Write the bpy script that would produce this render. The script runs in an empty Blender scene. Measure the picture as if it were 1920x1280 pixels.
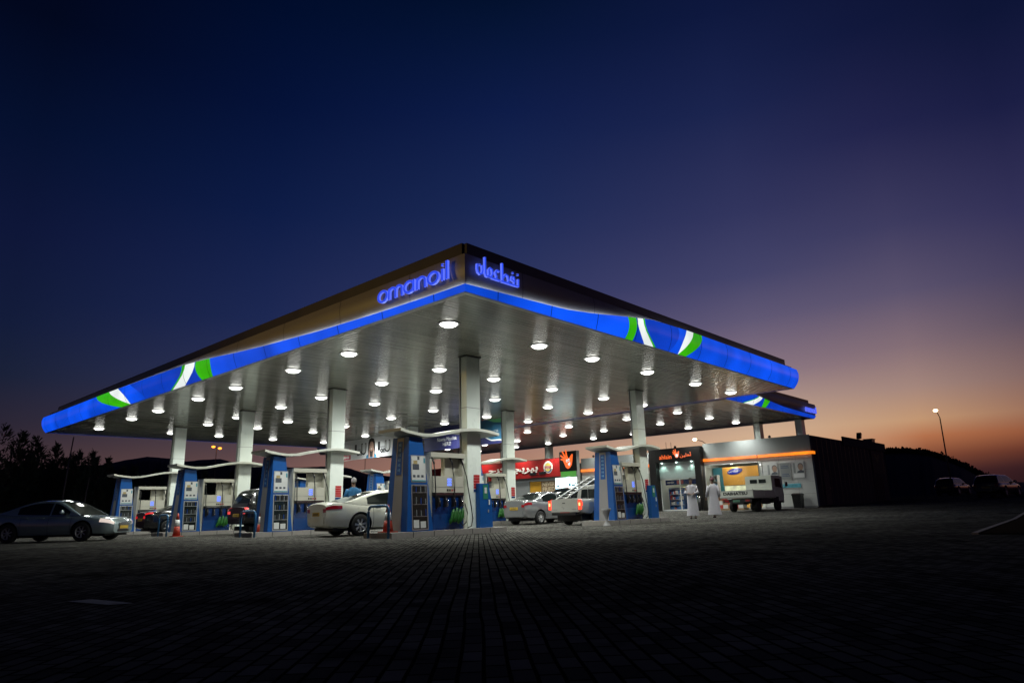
import bpy, bmesh, math, random
import numpy as np
from mathutils import Vector, Matrix
R = math.radians
PI = math.pi
rng = random.Random(7)
sc = bpy.context.scene
col = sc.collection

# ------------------------------------------------------------------ materials
MATS = {}
def new_mat(name):
    m = bpy.data.materials.new(name); m.use_nodes = True
    return m, m.node_tree, m.node_tree.nodes['Principled BSDF']
def mat(name, c, rough=.5, metal=0., var=.12, scale=6., bump=0., coat=0., emit=None, es=1., spec=.5, aniso=0.):
    """painted/plastic/metal surface with slight procedural colour and roughness variation"""
    if name in MATS: return MATS[name]
    m, nt, b = new_mat(name)
    n = nt.nodes; l = nt.links
    tc = n.new('ShaderNodeTexCoord'); nz = n.new('ShaderNodeTexNoise')
    nz.inputs['Scale'].default_value = scale; nz.inputs['Detail'].default_value = 5
    l.new(tc.outputs['Object'], nz.inputs['Vector'])
    mr = n.new('ShaderNodeMapRange'); mr.inputs['To Min'].default_value = 1-var; mr.inputs['To Max'].default_value = 1+var
    l.new(nz.outputs['Fac'], mr.inputs['Value'])
    mx = n.new('ShaderNodeVectorMath'); mx.operation = 'SCALE'; mx.inputs[0].default_value = c
    l.new(mr.outputs[0], mx.inputs['Scale'])
    l.new(mx.outputs[0], b.inputs['Base Color'])
    r2 = n.new('ShaderNodeMapRange'); r2.inputs['To Min'].default_value = max(.02, rough-.06); r2.inputs['To Max'].default_value = min(1, rough+.08)
    l.new(nz.outputs['Fac'], r2.inputs['Value']); l.new(r2.outputs[0], b.inputs['Roughness'])
    b.inputs['Metallic'].default_value = metal
    b.inputs['Specular IOR Level'].default_value = spec
    b.inputs['Coat Weight'].default_value = coat
    b.inputs['Coat Roughness'].default_value = .04
    if bump:
        bp = n.new('ShaderNodeBump'); bp.inputs['Strength'].default_value = bump; bp.inputs['Distance'].default_value = .02
        l.new(nz.outputs['Fac'], bp.inputs['Height']); l.new(bp.outputs[0], b.inputs['Normal'])
    if emit:
        b.inputs['Emission Color'].default_value = (*emit, 1); b.inputs['Emission Strength'].default_value = es
    MATS[name] = m
    return m
def glow(name, c, s, var=.12, scale=1.2, base=(.1, .1, .1)):
    """backlit translucent plastic / lamp glass: gives off light, slightly uneven behind the sheet"""
    if name in MATS: return MATS[name]
    m, nt, b = new_mat(name); n = nt.nodes; l = nt.links
    b.inputs['Base Color'].default_value = (*base, 1); b.inputs['Roughness'].default_value = .2
    b.inputs['Emission Color'].default_value = (*c, 1)
    if var:
        tc = n.new('ShaderNodeTexCoord'); nz = n.new('ShaderNodeTexNoise'); nz.inputs['Scale'].default_value = scale
        l.new(tc.outputs['Object'], nz.inputs['Vector'])
        mr = n.new('ShaderNodeMapRange'); mr.inputs['From Min'].default_value = .3; mr.inputs['From Max'].default_value = .7
        mr.inputs['To Min'].default_value = s*(1-var); mr.inputs['To Max'].default_value = s*(1+var)
        l.new(nz.outputs['Fac'], mr.inputs['Value']); l.new(mr.outputs[0], b.inputs['Emission Strength'])
    else: b.inputs['Emission Strength'].default_value = s
    MATS[name] = m
    return m

STEEL = mat('white_column_paint', (.75, .81, .75), .28, 0, .06, 2, coat=.3)
WAVEP = mat('pale_grey_paint', (.52, .53, .47), .35, 0, .08, 3)
KERB = mat('kerb_concrete', (.25, .235, .22), .8, 0, .25, 8, bump=.3)
BLUE = mat('blue_paint', (.001, .070, .28), .4, 0, .08, 3, coat=.05, spec=.35)
DBLUE = mat('dark_blue_panel', (.006, .035, .16), .25, 0, .1, 3, coat=.4)
GREYP = mat('grey_panel', (.22, .22, .23), .45, 0, .1, 4)
BEIGE = mat('beige_pump_paint', (.47, .46, .39), .35, 0, .06, 4)
BLACK = mat('black_plastic', (.012, .012, .014), .35, 0, .2, 8)
RUBBER = mat('rubber', (.015, .015, .015), .7, 0, .3, 20)
CHROME = mat('chrome', (.75, .75, .76), .12, 1, .05, 5)
ALU = mat('aluminium_frame', (.5, .5, .5), .35, .8, .1, 6)
RIM = mat('alloy_rim', (.55, .55, .55), .45, .35, .1, 6)
GLASS = mat('tinted_glass', (.010, .014, .014), .06, 0, .2, 2, spec=.35)
GREEN = mat('green_rubber', (.008, .10, .008), .5, 0, .2, 9)
POSTER = mat('poster_paper', (.55, .56, .55), .5, 0, .15, 3)
PICD = mat('poster_print', (.06, .07, .09), .5, 0, .5, 14)
PICY = mat('poster_print_sand', (.35, .27, .12), .5, 0, .5, 14)
TEAL = mat('poster_teal', (.05, .25, .32), .5)
RED = mat('red_sign', (.42, .03, .03), .4, 0, .1, 5)
WHITE = mat('white_paint', (.72, .73, .72), .4, 0, .08, 5)
LCD = glow('lcd_display', (.12, .22, 1.), 1.6, 0)
CANOPYTOP = mat('dark_cap_metal', (.045, .036, .03), .4, .4, .15, 1.5)
PANEL = mat('fascia_panel', (.38, .34, .27), .42, 0, .10, .6)
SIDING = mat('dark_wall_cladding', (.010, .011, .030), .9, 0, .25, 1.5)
WALLP = mat('white_wall_panel', (.55, .56, .54), .45, 0, .06, 1.2)
GREYW = mat('grey_metal_wall', (.22, .235, .235), .6, 0, .07, 1.0)
LETB = glow('letter_blue', (.012, .055, .80), 1.0, 0)
LETE = glow('letter_edge', (.11, .17, 1.), 1.0, 0)
B1 = glow('band_blue', (.003, .085, .88), .92, .34, .45)
B2 = glow('band_deep_blue', (.003, .045, .50), 1.0, .2, .55)
BG = glow('band_green', (.035, .42, .003), 1.0, .2, .9)
BW = glow('band_white', (.80, .86, .84), 1.05, .12, .9)
BS = mat('band_seam', (.005, .01, .05), .6)
HALO = glow('light_strip', (.55, .68, 1.), 4.2, .7, .5)
LAMP = glow('lamp_glass', (1., 1., .94), 5.5, 0)
LAMPDIM = glow('shop_lamp', (1., 1., .93), 4., 0)
TEALAMP = glow('teal_lamp', (.75, 1., .93), 5., 0)
ORANGE = glow('orange_strip', (1., .22, .004), 1.15, .3, 1.3)
ORANGEL = glow('orange_logo', (1., .13, .005), 1.15, 0)
SODIUM = glow('sodium_lamp', (1., .30, .03), 3.2, 0)
WARML = glow('warm_street_lamp', (1., .85, .50), 8., 0)
POLE = mat('pole_steel', (.09, .075, .06), .5, .3)

def soffit_mat():
    m, nt, b = new_mat('ribbed_soffit'); n = nt.nodes; l = nt.links
    tc = n.new('ShaderNodeTexCoord'); sp = n.new('ShaderNodeSeparateXYZ'); l.new(tc.outputs['Object'], sp.inputs[0])
    def M(op, a, bb=None):
        q = n.new('ShaderNodeMath'); q.operation = op
        for i, v in enumerate((a, bb)):
            if v is None: continue
            if isinstance(v, (int, float)): q.inputs[i].default_value = v
            else: l.new(v, q.inputs[i])
        return q.outputs[0]
    w = .17
    fr = M('FRACT', M('DIVIDE', sp.outputs['X'], w))
    pan = M('SMOOTH_MIN', M('MULTIPLY', M('PINGPONG', fr, .5), 6.), 1.)   # pan profile: flat with falls into grooves
    cell = M('FLOOR', M('DIVIDE', sp.outputs['X'], w))
    ycell = M('FLOOR', M('DIVIDE', M('ADD', sp.outputs['Y'], M('MULTIPLY', cell, 2.3)), 5.))
    wn = n.new('ShaderNodeTexWhiteNoise'); wn.noise_dimensions = '2D'
    cb = n.new('ShaderNodeCombineXYZ'); l.new(cell, cb.inputs[0]); l.new(ycell, cb.inputs[1]); l.new(cb.outputs[0], wn.inputs['Vector'])
    nz = n.new('ShaderNodeTexNoise'); nz.inputs['Scale'].default_value = .8; nz.inputs['Detail'].default_value = 4; l.new(tc.outputs['Object'], nz.inputs['Vector'])
    k = M('MULTIPLY', M('ADD', M('MULTIPLY', pan, .58), .49), M('ADD', M('MULTIPLY', wn.outputs['Value'], .14), M('MULTIPLY', nz.outputs['Fac'], .25)))
    k = M('ADD', k, .38)
    mx = n.new('ShaderNodeVectorMath'); mx.operation = 'SCALE'; mx.inputs[0].default_value = (.66, .66, .575)
    l.new(k, mx.inputs['Scale']); l.new(mx.outputs[0], b.inputs['Base Color'])
    b.inputs['Roughness'].default_value = .18; b.inputs['Metallic'].default_value = .22
    bp = n.new('ShaderNodeBump'); bp.inputs['Strength'].default_value = .5; bp.inputs['Distance'].default_value = .012
    l.new(M('ADD', pan, M('MULTIPLY', wn.outputs['Value'], .3)), bp.inputs['Height']); l.new(bp.outputs[0], b.inputs['Normal'])
    return m
SOFFIT = soffit_mat()

def paver_mat():
    m, nt, b = new_mat('block_paving'); n = nt.nodes; l = nt.links
    tc = n.new('ShaderNodeTexCoord'); mp = n.new('ShaderNodeMapping')
    mp.inputs['Rotation'].default_value = (0, 0, R(-135.4))
    l.new(tc.outputs['Object'], mp.inputs['Vector'])
    nzw = n.new('ShaderNodeTexNoise'); nzw.inputs['Scale'].default_value = .9
    l.new(tc.outputs['Object'], nzw.inputs['Vector'])
    sv = n.new('ShaderNodeVectorMath'); sv.operation = 'SCALE'; sv.inputs['Scale'].default_value = .035; l.new(nzw.outputs['Color'], sv.inputs[0])
    av = n.new('ShaderNodeVectorMath'); av.operation = 'ADD'; l.new(mp.outputs[0], av.inputs[0]); l.new(sv.outputs[0], av.inputs[1])
    br = n.new('ShaderNodeTexBrick'); l.new(av.outputs[0], br.inputs['Vector'])
    br.inputs['Scale'].default_value = 1; br.inputs['Brick Width'].default_value = .21; br.inputs['Row Height'].default_value = .105
    br.inputs['Mortar Size'].default_value = .011; br.inputs['Mortar Smooth'].default_value = .4; br.inputs['Bias'].default_value = 0
    br.inputs['Color1'].default_value = (.062, .060, .056, 1); br.inputs['Color2'].default_value = (.150, .145, .133, 1); br.inputs['Mortar'].default_value = (.008, .008, .008, 1)
    nz = n.new('ShaderNodeTexNoise'); nz.inputs['Scale'].default_value = .35; nz.inputs['Detail'].default_value = 8; nz.inputs['Roughness'].default_value = .65
    l.new(tc.outputs['Object'], nz.inputs['Vector'])
    mr = n.new('ShaderNodeMapRange'); mr.inputs['From Min'].default_value = .3; mr.inputs['From Max'].default_value = .7; mr.inputs['To Min'].default_value = .68; mr.inputs['To Max'].default_value = 1.15
    l.new(nz.outputs['Fac'], mr.inputs['Value'])
    st = n.new('ShaderNodeTexNoise'); st.inputs['Scale'].default_value = 1.6; st.inputs['Detail'].default_value = 3; st.inputs['Distortion'].default_value = .6
    l.new(tc.outputs['Object'], st.inputs['Vector'])
    sr = n.new('ShaderNodeMapRange'); sr.inputs['From Min'].default_value = .56; sr.inputs['From Max'].default_value = .70; sr.inputs['To Min'].default_value = 1.; sr.inputs['To Max'].default_value = .45
    l.new(st.outputs['Fac'], sr.inputs['Value'])
    vb = n.new('ShaderNodeTexVoronoi'); vb.inputs['Scale'].default_value = .55; l.new(av.outputs[0], vb.inputs['Vector'])
    vr = n.new('ShaderNodeMapRange'); vr.inputs['To Min'].default_value = .82; vr.inputs['To Max'].default_value = 1.18; l.new(vb.outputs['Color'], vr.inputs['Value'])
    m1 = n.new('ShaderNodeMath'); m1.operation = 'MULTIPLY'; l.new(mr.outputs[0], m1.inputs[0]); l.new(sr.outputs[0], m1.inputs[1])
    m2 = n.new('ShaderNodeMath'); m2.operation = 'MULTIPLY'; l.new(m1.outputs[0], m2.inputs[0]); l.new(vr.outputs[0], m2.inputs[1])
    mx = n.new('ShaderNodeVectorMath'); mx.operation = 'SCALE'; l.new(br.outputs['Color'], mx.inputs[0]); l.new(m2.outputs[0], mx.inputs['Scale'])
    l.new(mx.outputs[0], b.inputs['Base Color'])
    r2 = n.new('ShaderNodeMapRange'); b.inputs['Specular IOR Level'].default_value = 0.; r2.inputs['To Min'].default_value = .75; r2.inputs['To Max'].default_value = .95; l.new(nz.outputs['Fac'], r2.inputs['Value']); l.new(r2.outputs[0], b.inputs['Roughness'])
    nf = n.new('ShaderNodeTexNoise'); nf.inputs['Scale'].default_value = 60; l.new(tc.outputs['Object'], nf.inputs['Vector'])
    ad = n.new('ShaderNodeMath'); ad.operation = 'MULTIPLY_ADD'; l.new(nf.outputs['Fac'], ad.inputs[0]); ad.inputs[1].default_value = .3
    inv = n.new('ShaderNodeMath'); inv.operation = 'SUBTRACT'; inv.inputs[0].default_value = 1; l.new(br.outputs['Fac'], inv.inputs[1]); l.new(inv.outputs[0], ad.inputs[2])
    bp = n.new('ShaderNodeBump'); bp.inputs['Strength'].default_value = .5; bp.inputs['Distance'].default_value = .008
    l.new(ad.outputs[0], bp.inputs['Height']); l.new(bp.outputs[0], b.inputs['Normal'])
    return m
PAVE = paver_mat()
EARTH = mat('dark_earth', (.035, .026, .020), 1, 0, .4, .3, bump=.5, spec=0)
HILLM = mat('distant_hill', (.03, .028, .035), 1, 0, .3, .01)
BARK = mat('bark', (.05, .035, .025), .9, 0, .3, 6, bump=.5)
LEAF = mat('leaf', (.035, .055, .02), .7, 0, .5, 1.2)

# ------------------------------------------------------------------ mesh builder
class MB:
    def __init__(s): s.bm = bmesh.new(); s.mats = []
    def mi(s, m):
        if m not in s.mats: s.mats.append(m)
        return s.mats.index(m)
    def face(s, pts, m, smooth=False):
        vs = [s.bm.verts.new(p) for p in pts]
        f = s.bm.faces.new(vs); f.material_index = s.mi(m); f.smooth = smooth; return f
    def box(s, x0, x1, y0, y1, z0, z1, m):
        v = [s.bm.verts.new(p) for p in ((x0,y0,z0),(x1,y0,z0),(x1,y1,z0),(x0,y1,z0),(x0,y0,z1),(x1,y0,z1),(x1,y1,z1),(x0,y1,z1))]
        k = s.mi(m)
        for q in ((0,3,2,1),(4,5,6,7),(0,1,5,4),(1,2,6,5),(2,3,7,6),(3,0,4,7)):
            f = s.bm.faces.new([v[i] for i in q]); f.material_index = k
        return s
    def rings(s, rings, m, closed=True, cap=True, smooth=True):
        k = s.mi(m); V = [[s.bm.verts.new(p) for p in r] for r in rings]
        n = len(rings[0])
        for a, b in zip(V[:-1], V[1:]):
            for i in range(n if closed else n-1):
                j = (i+1) % n
                f = s.bm.faces.new((a[i], a[j], b[j], b[i])); f.material_index = k; f.smooth = smooth
        if cap and closed:
            for r, rev in ((V[0], True), (V[-1], False)):
                f = s.bm.faces.new(r[::-1] if rev else r); f.material_index = k
        return s
    def tube(s, pts, r, m, n=8, r2=None):
        pts = [Vector(p) for p in pts]; rs = []
        up = Vector((0, 0, 1))
        for i, p in enumerate(pts):
            d = (pts[min(i+1, len(pts)-1)]-pts[max(i-1, 0)]).normalized()
            a = d.cross(up)
            if a.length < .05: a = d.cross(Vector((1, 0, 0)))
            a.normalize(); b = d.cross(a).normalized()
            rr = r if r2 is None else r+(r2-r)*i/(len(pts)-1)
            rs.append([p+(a*math.cos(t)+b*math.sin(t))*rr for t in [2*PI*k/n for k in range(n)]])
        return s.rings(rs, m)
    def cyl(s, c, r, z0, z1, m, n=20, r1=None):
        r1 = r if r1 is None else r1
        return s.rings([[(c[0]+q*math.cos(2*PI*k/n), c[1]+q*math.sin(2*PI*k/n), z) for k in range(n)] for q, z in ((r, z0), (r1, z1))], m)
    def lathe(s, prof, c, m, n=20, sx=1, sy=1):
        return s.rings([[(c[0]+r*sx*math.cos(2*PI*k/n), c[1]+r*sy*math.sin(2*PI*k/n), c[2]+z) for k in range(n)] for r, z in prof], m)
    def prism(s, poly, f, d, m, smooth=False):
        """poly 2-D points -> f(u,v) 3-D points, extruded by vector d"""
        a = [Vector(f(*p)) for p in poly]; d = Vector(d)
        k = s.mi(m); n = len(a)
        va = [s.bm.verts.new(p) for p in a]; vb = [s.bm.verts.new(p+d) for p in a]
        for q in (s.bm.faces.new(va), s.bm.faces.new(vb[::-1])): q.material_index = k
        for i in range(n):
            q = s.bm.faces.new((va[i], vb[i], vb[(i+1) % n], va[(i+1) % n])); q.material_index = k; q.smooth = smooth
        return s
    def text(s, body, o, ux, uz, size, m, depth=.01, width=None, bold=0., align='CENTER'):
        """writing set in the plane through o spanned by ux, uz"""
        c = bpy.data.curves.new('text', 'FONT'); c.body = body; c.size = 1; c.align_x = 'LEFT'; c.offset = bold; c.resolution_u = 3
        t = bpy.data.objects.new('text', c); col.objects.link(t)
        dg = bpy.context.evaluated_depsgraph_get(); dg.update()
        me = bpy.data.meshes.new_from_object(t.evaluated_get(dg))
        bpy.data.objects.remove(t); bpy.data.curves.remove(c)
        if not len(me.vertices): return s
        xs = [v.co.x for v in me.vertices]; ys = [v.co.y for v in me.vertices]
        x0, x1, y0, y1 = min(xs), max(xs), min(ys), max(ys)
        kz = size/(y1-y0); kx = kz if width is None else width/(x1-x0)
        ux = Vector(ux).normalized(); uz = Vector(uz).normalized(); nn = ux.cross(uz)
        o = Vector(o); k = s.mi(m)
        P = [o+ux*((v.co.x-(x0+x1)/2)*kx)+uz*((v.co.y-(y0+y1)/2)*kz) for v in me.vertices]
        va = [s.bm.verts.new(p+nn*depth) for p in P]
        ed = {}
        for f in me.polygons:
            try:
                q = s.bm.faces.new([va[i] for i in f.vertices]); q.material_index = k
            except ValueError: pass
            for a, b in zip(f.vertices, list(f.vertices[1:])+[f.vertices[0]]): ed[(a, b)] = 1
        if depth > .004:
            vb = [s.bm.verts.new(p) for p in P]
            for a, b in ed:
                if (b, a) not in ed:
                    q = s.bm.faces.new((va[a], vb[a], vb[b], va[b])); q.material_index = k
        bpy.data.meshes.remove(me)
        return s
    def marks(s, o, ux, uz, h, m, width, n=6):
        """a row of small strokes where the photograph's writing is too blurred to read"""
        o, ux, uz = Vector(o), Vector(ux).normalized(), Vector(uz).normalized(); nn = ux.cross(uz)*.003; w = width/n
        for i in range(n):
            c = o+ux*(-width/2+w*(i+.5))+nn; a, b = w*.36, h*(.5 if i % 3 else .36)
            s.face([c-ux*a-uz*b, c+ux*a-uz*b, c+ux*a*.8+uz*b, c-ux*a*.8+uz*b], m)
        return s
    def build(s, name, parent=None, loc=None, recalc=False):
        if recalc: bmesh.ops.recalc_face_normals(s.bm, faces=s.bm.faces)
        me = bpy.data.meshes.new(name); s.bm.to_mesh(me); s.bm.free()
        for m in s.mats: me.materials.append(m)
        o = bpy.data.objects.new(name, me); col.objects.link(o)
        if parent: o.parent = parent
        if loc is not None: o.location = loc
        return o
def tag(o, label, cat=None, group=None, kind=None):
    if label: o['label'] = label
    if cat: o['category'] = cat
    if group: o['group'] = group
    if kind: o['kind'] = kind
    return o
def thing(name, label, cat, loc=(0, 0, 0), rz=0., group=None):
    o = bpy.data.objects.new(name, None); col.objects.link(o); o.empty_display_size = .2
    o.location = loc; o.rotation_euler = (0, 0, rz)
    return tag(o, label, cat, group)
def copy_tree(o, parent=None):
    c = o.copy(); col.objects.link(c)
    if parent: c.parent = parent
    for ch in list(o.children): copy_tree(ch, c)
    return c
def dup(o, label, loc, rz=None):
    c = copy_tree(o); c.location = loc; c['label'] = label
    if rz is not None: c.rotation_euler = (0, 0, rz)
    return c
def ev(o):
    dg = bpy.context.evaluated_depsgraph_get(); dg.update()
    me = bpy.data.meshes.new_from_object(o.evaluated_get(dg)); o.modifiers.clear(); old = o.data; o.data = me; bpy.data.meshes.remove(old)

# ------------------------------------------------------------------ camera
f_, pi_, ro_, ya_ = 1261.83, R(14.0894), R(-1.64028), R(-42.139)
EYE = Vector((0, 0, .64))
F = Vector((math.sin(ya_)*math.cos(pi_), math.cos(ya_)*math.cos(pi_), math.sin(pi_)))
Rt = Vector((math.cos(ya_), -math.sin(ya_), 0)); Up = Rt.cross(F)
R2 = Rt*math.cos(ro_)+Up*math.sin(ro_); U2 = -Rt*math.sin(ro_)+Up*math.cos(ro_)
cam = bpy.data.objects.new('camera', bpy.data.cameras.new('camera')); col.objects.link(cam)
cam.matrix_world = Matrix.Translation(EYE) @ Matrix((R2, U2, -F)).transposed().to_4x4()
cam.data.sensor_width = 36; cam.data.lens = f_/1920*36; cam.data.clip_end = 5000; cam.data.clip_start = .05
sc.camera = cam

# ------------------------------------------------------------------ sky
def world():
    w = bpy.data.worlds.new('World'); sc.world = w; w.use_nodes = True
    nt = w.node_tree; n = nt.nodes; l = nt.links; bg = n['Background']
    tc = n.new('ShaderNodeTexCoord'); sp = n.new('ShaderNodeSeparateXYZ'); l.new(tc.outputs['Generated'], sp.inputs[0])
    def M(op, *a):
        q = n.new('ShaderNodeMath'); q.operation = op
        for i, v in enumerate(a):
            if isinstance(v, (int, float)): q.inputs[i].default_value = v
            else: l.new(v, q.inputs[i])
        return q.outputs[0]
    el = M('MULTIPLY', M('ARCSINE', sp.outputs['Z']), 180/PI)
    # azimuth measured round from the left edge of the dusk glow; its far side mirrors so that there is no seam
    azs = M('MULTIPLY', M('ARCTAN2', sp.outputs['X'], sp.outputs['Y']), 180/PI)
    d = M('SUBTRACT', azs, 0.)
    def s2l(c): return tuple((x/255/12.92 if x/255 <= .04045 else ((x/255+.055)/1.055)**2.4) for x in c)
    fac = M('DIVIDE', M('ADD', el, 5.), 65.)     # -5..60 degrees
    table = [(-80, [(-5,(40,30,40)),(3,(68,50,54)),(4.7,(62,48,54)),(6.4,(44,38,52)),(10,(26,33,56)),(13.6,(19,28,58)),(20,(14,22,56)),(27,(5,16,46)),(34,(2,8,30)),(60,(0,2,12))]),
             (-63, [(-5,(60,45,50)),(2.8,(112,82,80)),(4.9,(90,69,72)),(7,(64,57,74)),(11,(46,51,86)),(15.5,(29,40,82)),(24,(14,28,70)),(32,(5,18,56)),(39,(1,13,44)),(60,(0,2,12))]),
             (-42, [(-5,(80,60,60)),(2.5,(180,132,108)),(4.6,(168,126,110)),(7,(130,104,112)),(11.4,(82,76,112)),(16,(54,58,102)),(20,(42,51,94)),(25,(28,42,86)),(33,(14,28,72)),(41,(3,17,46)),(60,(0,2,14))]),
             (-22, [(-5,(80,55,50)),(1.5,(204,156,116)),(4,(222,184,148)),(6,(200,168,142)),(10.2,(138,118,130)),(14.5,(96,88,117)),(18,(68,68,106)),(23,(50,53,94)),(31,(27,36,78)),(38,(14,24,62)),(60,(0,3,14))]),
             (-11, [(-5,(30,18,22)),(1.8,(70,38,38)),(3,(125,72,52)),(4.4,(178,112,76)),(5.6,(194,150,114)),(8,(164,134,124)),(11,(132,110,118)),(15,(92,83,110)),(20,(62,60,96)),(27,(34,36,76)),(34,(17,24,60)),(60,(0,3,14))]),
             (-3, [(-5,(20,12,16)),(1.2,(30,17,24)),(2.2,(50,26,32)),(3.0,(88,42,36)),(4.2,(140,80,55)),(5.6,(146,102,84)),(8,(124,97,96)),(11.7,(88,76,94)),(15,(70,64,94)),(19,(52,50,88)),(26,(27,30,68)),(32,(14,21,54)),(60,(0,2,12))])]
    prev = None
    for az, st in table:
        rp = n.new('ShaderNodeValToRGB'); cr = rp.color_ramp; cr.interpolation = 'EASE' if False else 'LINEAR'
        while len(cr.elements) < len(st): cr.elements.new(.5)
        for e, (a, c) in zip(cr.elements, st): e.position = (a+5)/65; e.color = (*s2l(c), 1)
        l.new(fac, rp.inputs[0])
        if prev is None: cur = rp.outputs[0]
        else:
            mr = n.new('ShaderNodeMapRange'); mr.interpolation_type = 'SMOOTHSTEP' if False else 'LINEAR'
            mr.inputs['From Min'].default_value = paz; mr.inputs['From Max'].default_value = az; l.new(d, mr.inputs['Value'])
            mx = n.new('ShaderNodeMix'); mx.data_type = 'RGBA'; l.new(mr.outputs[0], mx.inputs[0]); l.new(prev, mx.inputs[6]); l.new(rp.outputs[0], mx.inputs[7]); cur = mx.outputs[2]
        prev, paz = cur, az
    # behind the camera the dusk sky is the deep blue of the left edge
    bk = n.new('ShaderNodeMapRange'); bk.inputs['From Min'].default_value = 20; bk.inputs['From Max'].default_value = 90; l.new(d, bk.inputs['Value'])
    rp = n.new('ShaderNodeValToRGB'); cr = rp.color_ramp; st = table[0][1]
    while len(cr.elements) < len(st): cr.elements.new(.5)
    for e, (a, c) in zip(cr.elements, st): e.position = (a+5)/65; e.color = (*s2l(c), 1)
    l.new(fac, rp.inputs[0])
    mx = n.new('ShaderNodeMix'); mx.data_type = 'RGBA'; l.new(bk.outputs[0], mx.inputs[0]); l.new(prev, mx.inputs[6]); l.new(rp.outputs[0], mx.inputs[7])
    l.new(mx.outputs[2], bg.inputs[0]); bg.inputs[1].default_value = 1.0
world()
sc.view_settings.view_transform = 'Standard'; sc.view_settings.look = 'None'; sc.view_settings.exposure = 0; sc.view_settings.gamma = 1
sc.render.engine = 'CYCLES'
sc.cycles.max_bounces = 6; sc.cycles.diffuse_bounces = 3; sc.cycles.glossy_bounces = 3; sc.cycles.sample_clamp_indirect = 3
sc.cycles.caustics_reflective = False; sc.cycles.caustics_refractive = False; sc.cycles.use_denoising = True

# ------------------------------------------------------------------ ground, hills
def gz(x, y): return float(np.interp(y, [-900, 24, 43, 60, 72, 90, 3000], [0, 0, .30, .62, .88, 1.05, 1.05]))
g = MB(); xs = list(np.linspace(-60, 20, 17)); xs = [-1600, -600, -200, -100]+xs+[60, 200, 600, 1600]
ys = [-1600, -300, -40, 0, 12, 24, 28, 32, 36, 40, 43, 48, 54, 60, 66, 72, 80, 90, 140, 400, 1600]
vv = [[g.bm.verts.new((x, y, gz(x, y))) for x in xs] for y in ys]
for j in range(len(ys)-1):
    for i in range(len(xs)-1):
        q = g.bm.faces.new((vv[j][i], vv[j][i+1], vv[j+1][i+1], vv[j+1][i])); q.smooth = True; q.material_index = g.mi(PAVE)
tag(g.build('ground'), None, kind='structure')
# darker earth verge beyond the kerb on the right, and along the back-left
v = MB()
def sheet(mb, poly, dz, m): mb.face([(x, y, gz(x, y)+dz) for x, y in poly], m)
for y0, y1 in ((14.8, 24), (24, 43)):
    def kx(y): return -2.42-(y-14.8)*.05
    sheet(v, [(kx(y0)+.12, y0), (30, y0), (30, y1), (kx(y1)+.12, y1)], .02, EARTH)
tag(v.build('verge'), None, kind='structure')
k = MB()
pk = [(kx(y), y) for y in (14.8, 24, 34, 43)]
for (xa, ya), (xb, yb) in zip(pk[:-1], pk[1:]):
    for dx0, dx1, z0, z1 in ((0, .12, 0, .05),):
        a, b_ = gz(0, ya), gz(0, yb)
        k.face([(xa, ya, a+.03), (xa+.10, ya, a+.03), (xb+.10, yb, b_+.03), (xb, yb, b_+.03)], KERB)
        k.face([(xa, ya, a-.02), (xa, ya, a+.03), (xb, yb, b_+.03), (xb, yb, b_-.02)], KERB)
k.face([(kx(14.8), 14.8, -.02), (kx(14.8)+.12, 14.8, -.02), (kx(14.8)+.10, 14.8, .03), (kx(14.8), 14.8, .03)], KERB)
tag(k.build('kerb_line'), None, kind='structure')
lm = MB(); LINEP = mat('worn_line_paint', (.34, .34, .35), .9, 0, .5, 9, spec=.05)
lm.face([(x, y, .004) for x, y in ((-6.86, 1.90), (-6.24, 2.02), (-6.16, 2.18), (-6.84, 2.08))], LINEP)
False and lm.face([(x, y, .008) for x, y in ((-6.06, 2.02), (-6.01, 2.10), (-5.42, 1.2), (-5.45, 1.17))], LINEP)
tag(lm.build('parking_marking'), None, kind='structure')
dl = MB()
for i in range(9):
    x0 = -13.2+i*1.5; y0 = 47+i*.2
    dl.face([(x0, y0, gz(0, y0)+.012), (x0+.9, y0+.05, gz(0, y0+.05)+.012), (x0+.9, y0+.2, gz(0, y0+.2)+.012), (x0, y0+.15, gz(0, y0+.15)+.012)], LINEP)
tag(dl.build('road_marking'), None, kind='structure')

def smooth(a, k=2):
    a = np.array(a, float)
    for _ in range(k):
        b_ = a.copy(); b_[1:-1] = .25*a[:-2]+.5*a[1:-1]+.25*a[2:]; a = b_
    return a
def pol(az, d, z): return (math.sin(R(az))*d, math.cos(R(az))*d, z)
def hill(pts, D, depth, base, name='hill', jag=.15):
    mb = MB(); azs = np.arange(pts[0][0], pts[-1][0]+.01, .10); rows = []
    r = random.Random(int(D)); nz = smooth(np.array([r.uniform(-1, 1) for _ in azs]), 1)+1.2*smooth(np.array([r.uniform(-1, 1) for _ in azs]), 14)*2
    els = np.interp(azs, [p[0] for p in pts], [p[1] for p in pts])+nz*jag*.35
    for kk, (u, h) in enumerate(((-1, 0), (-.6, .45), (-.25, .85), (0, 1.), (.4, .8), (1, 0))):
        row = []
        for a, e, q in zip(azs, els, nz):
            H = D*math.tan(R(e))+.64
            dd = D+u*depth*.5+q*depth*.02
            row.append(mb.bm.verts.new(pol(a, dd, base+(H-base)*h*(1+(q*.03 if h < 1 else 0)))))
        rows.append(row)
    km = mb.mi(HILLM)
    for a, b_ in zip(rows[:-1], rows[1:]):
        for i in range(len(azs)-1):
            q = mb.bm.faces.new((a[i], a[i+1], b_[i+1], b_[i])); q.material_index = km; q.smooth = True
    return tag(mb.build(name), None, kind='structure')
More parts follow.
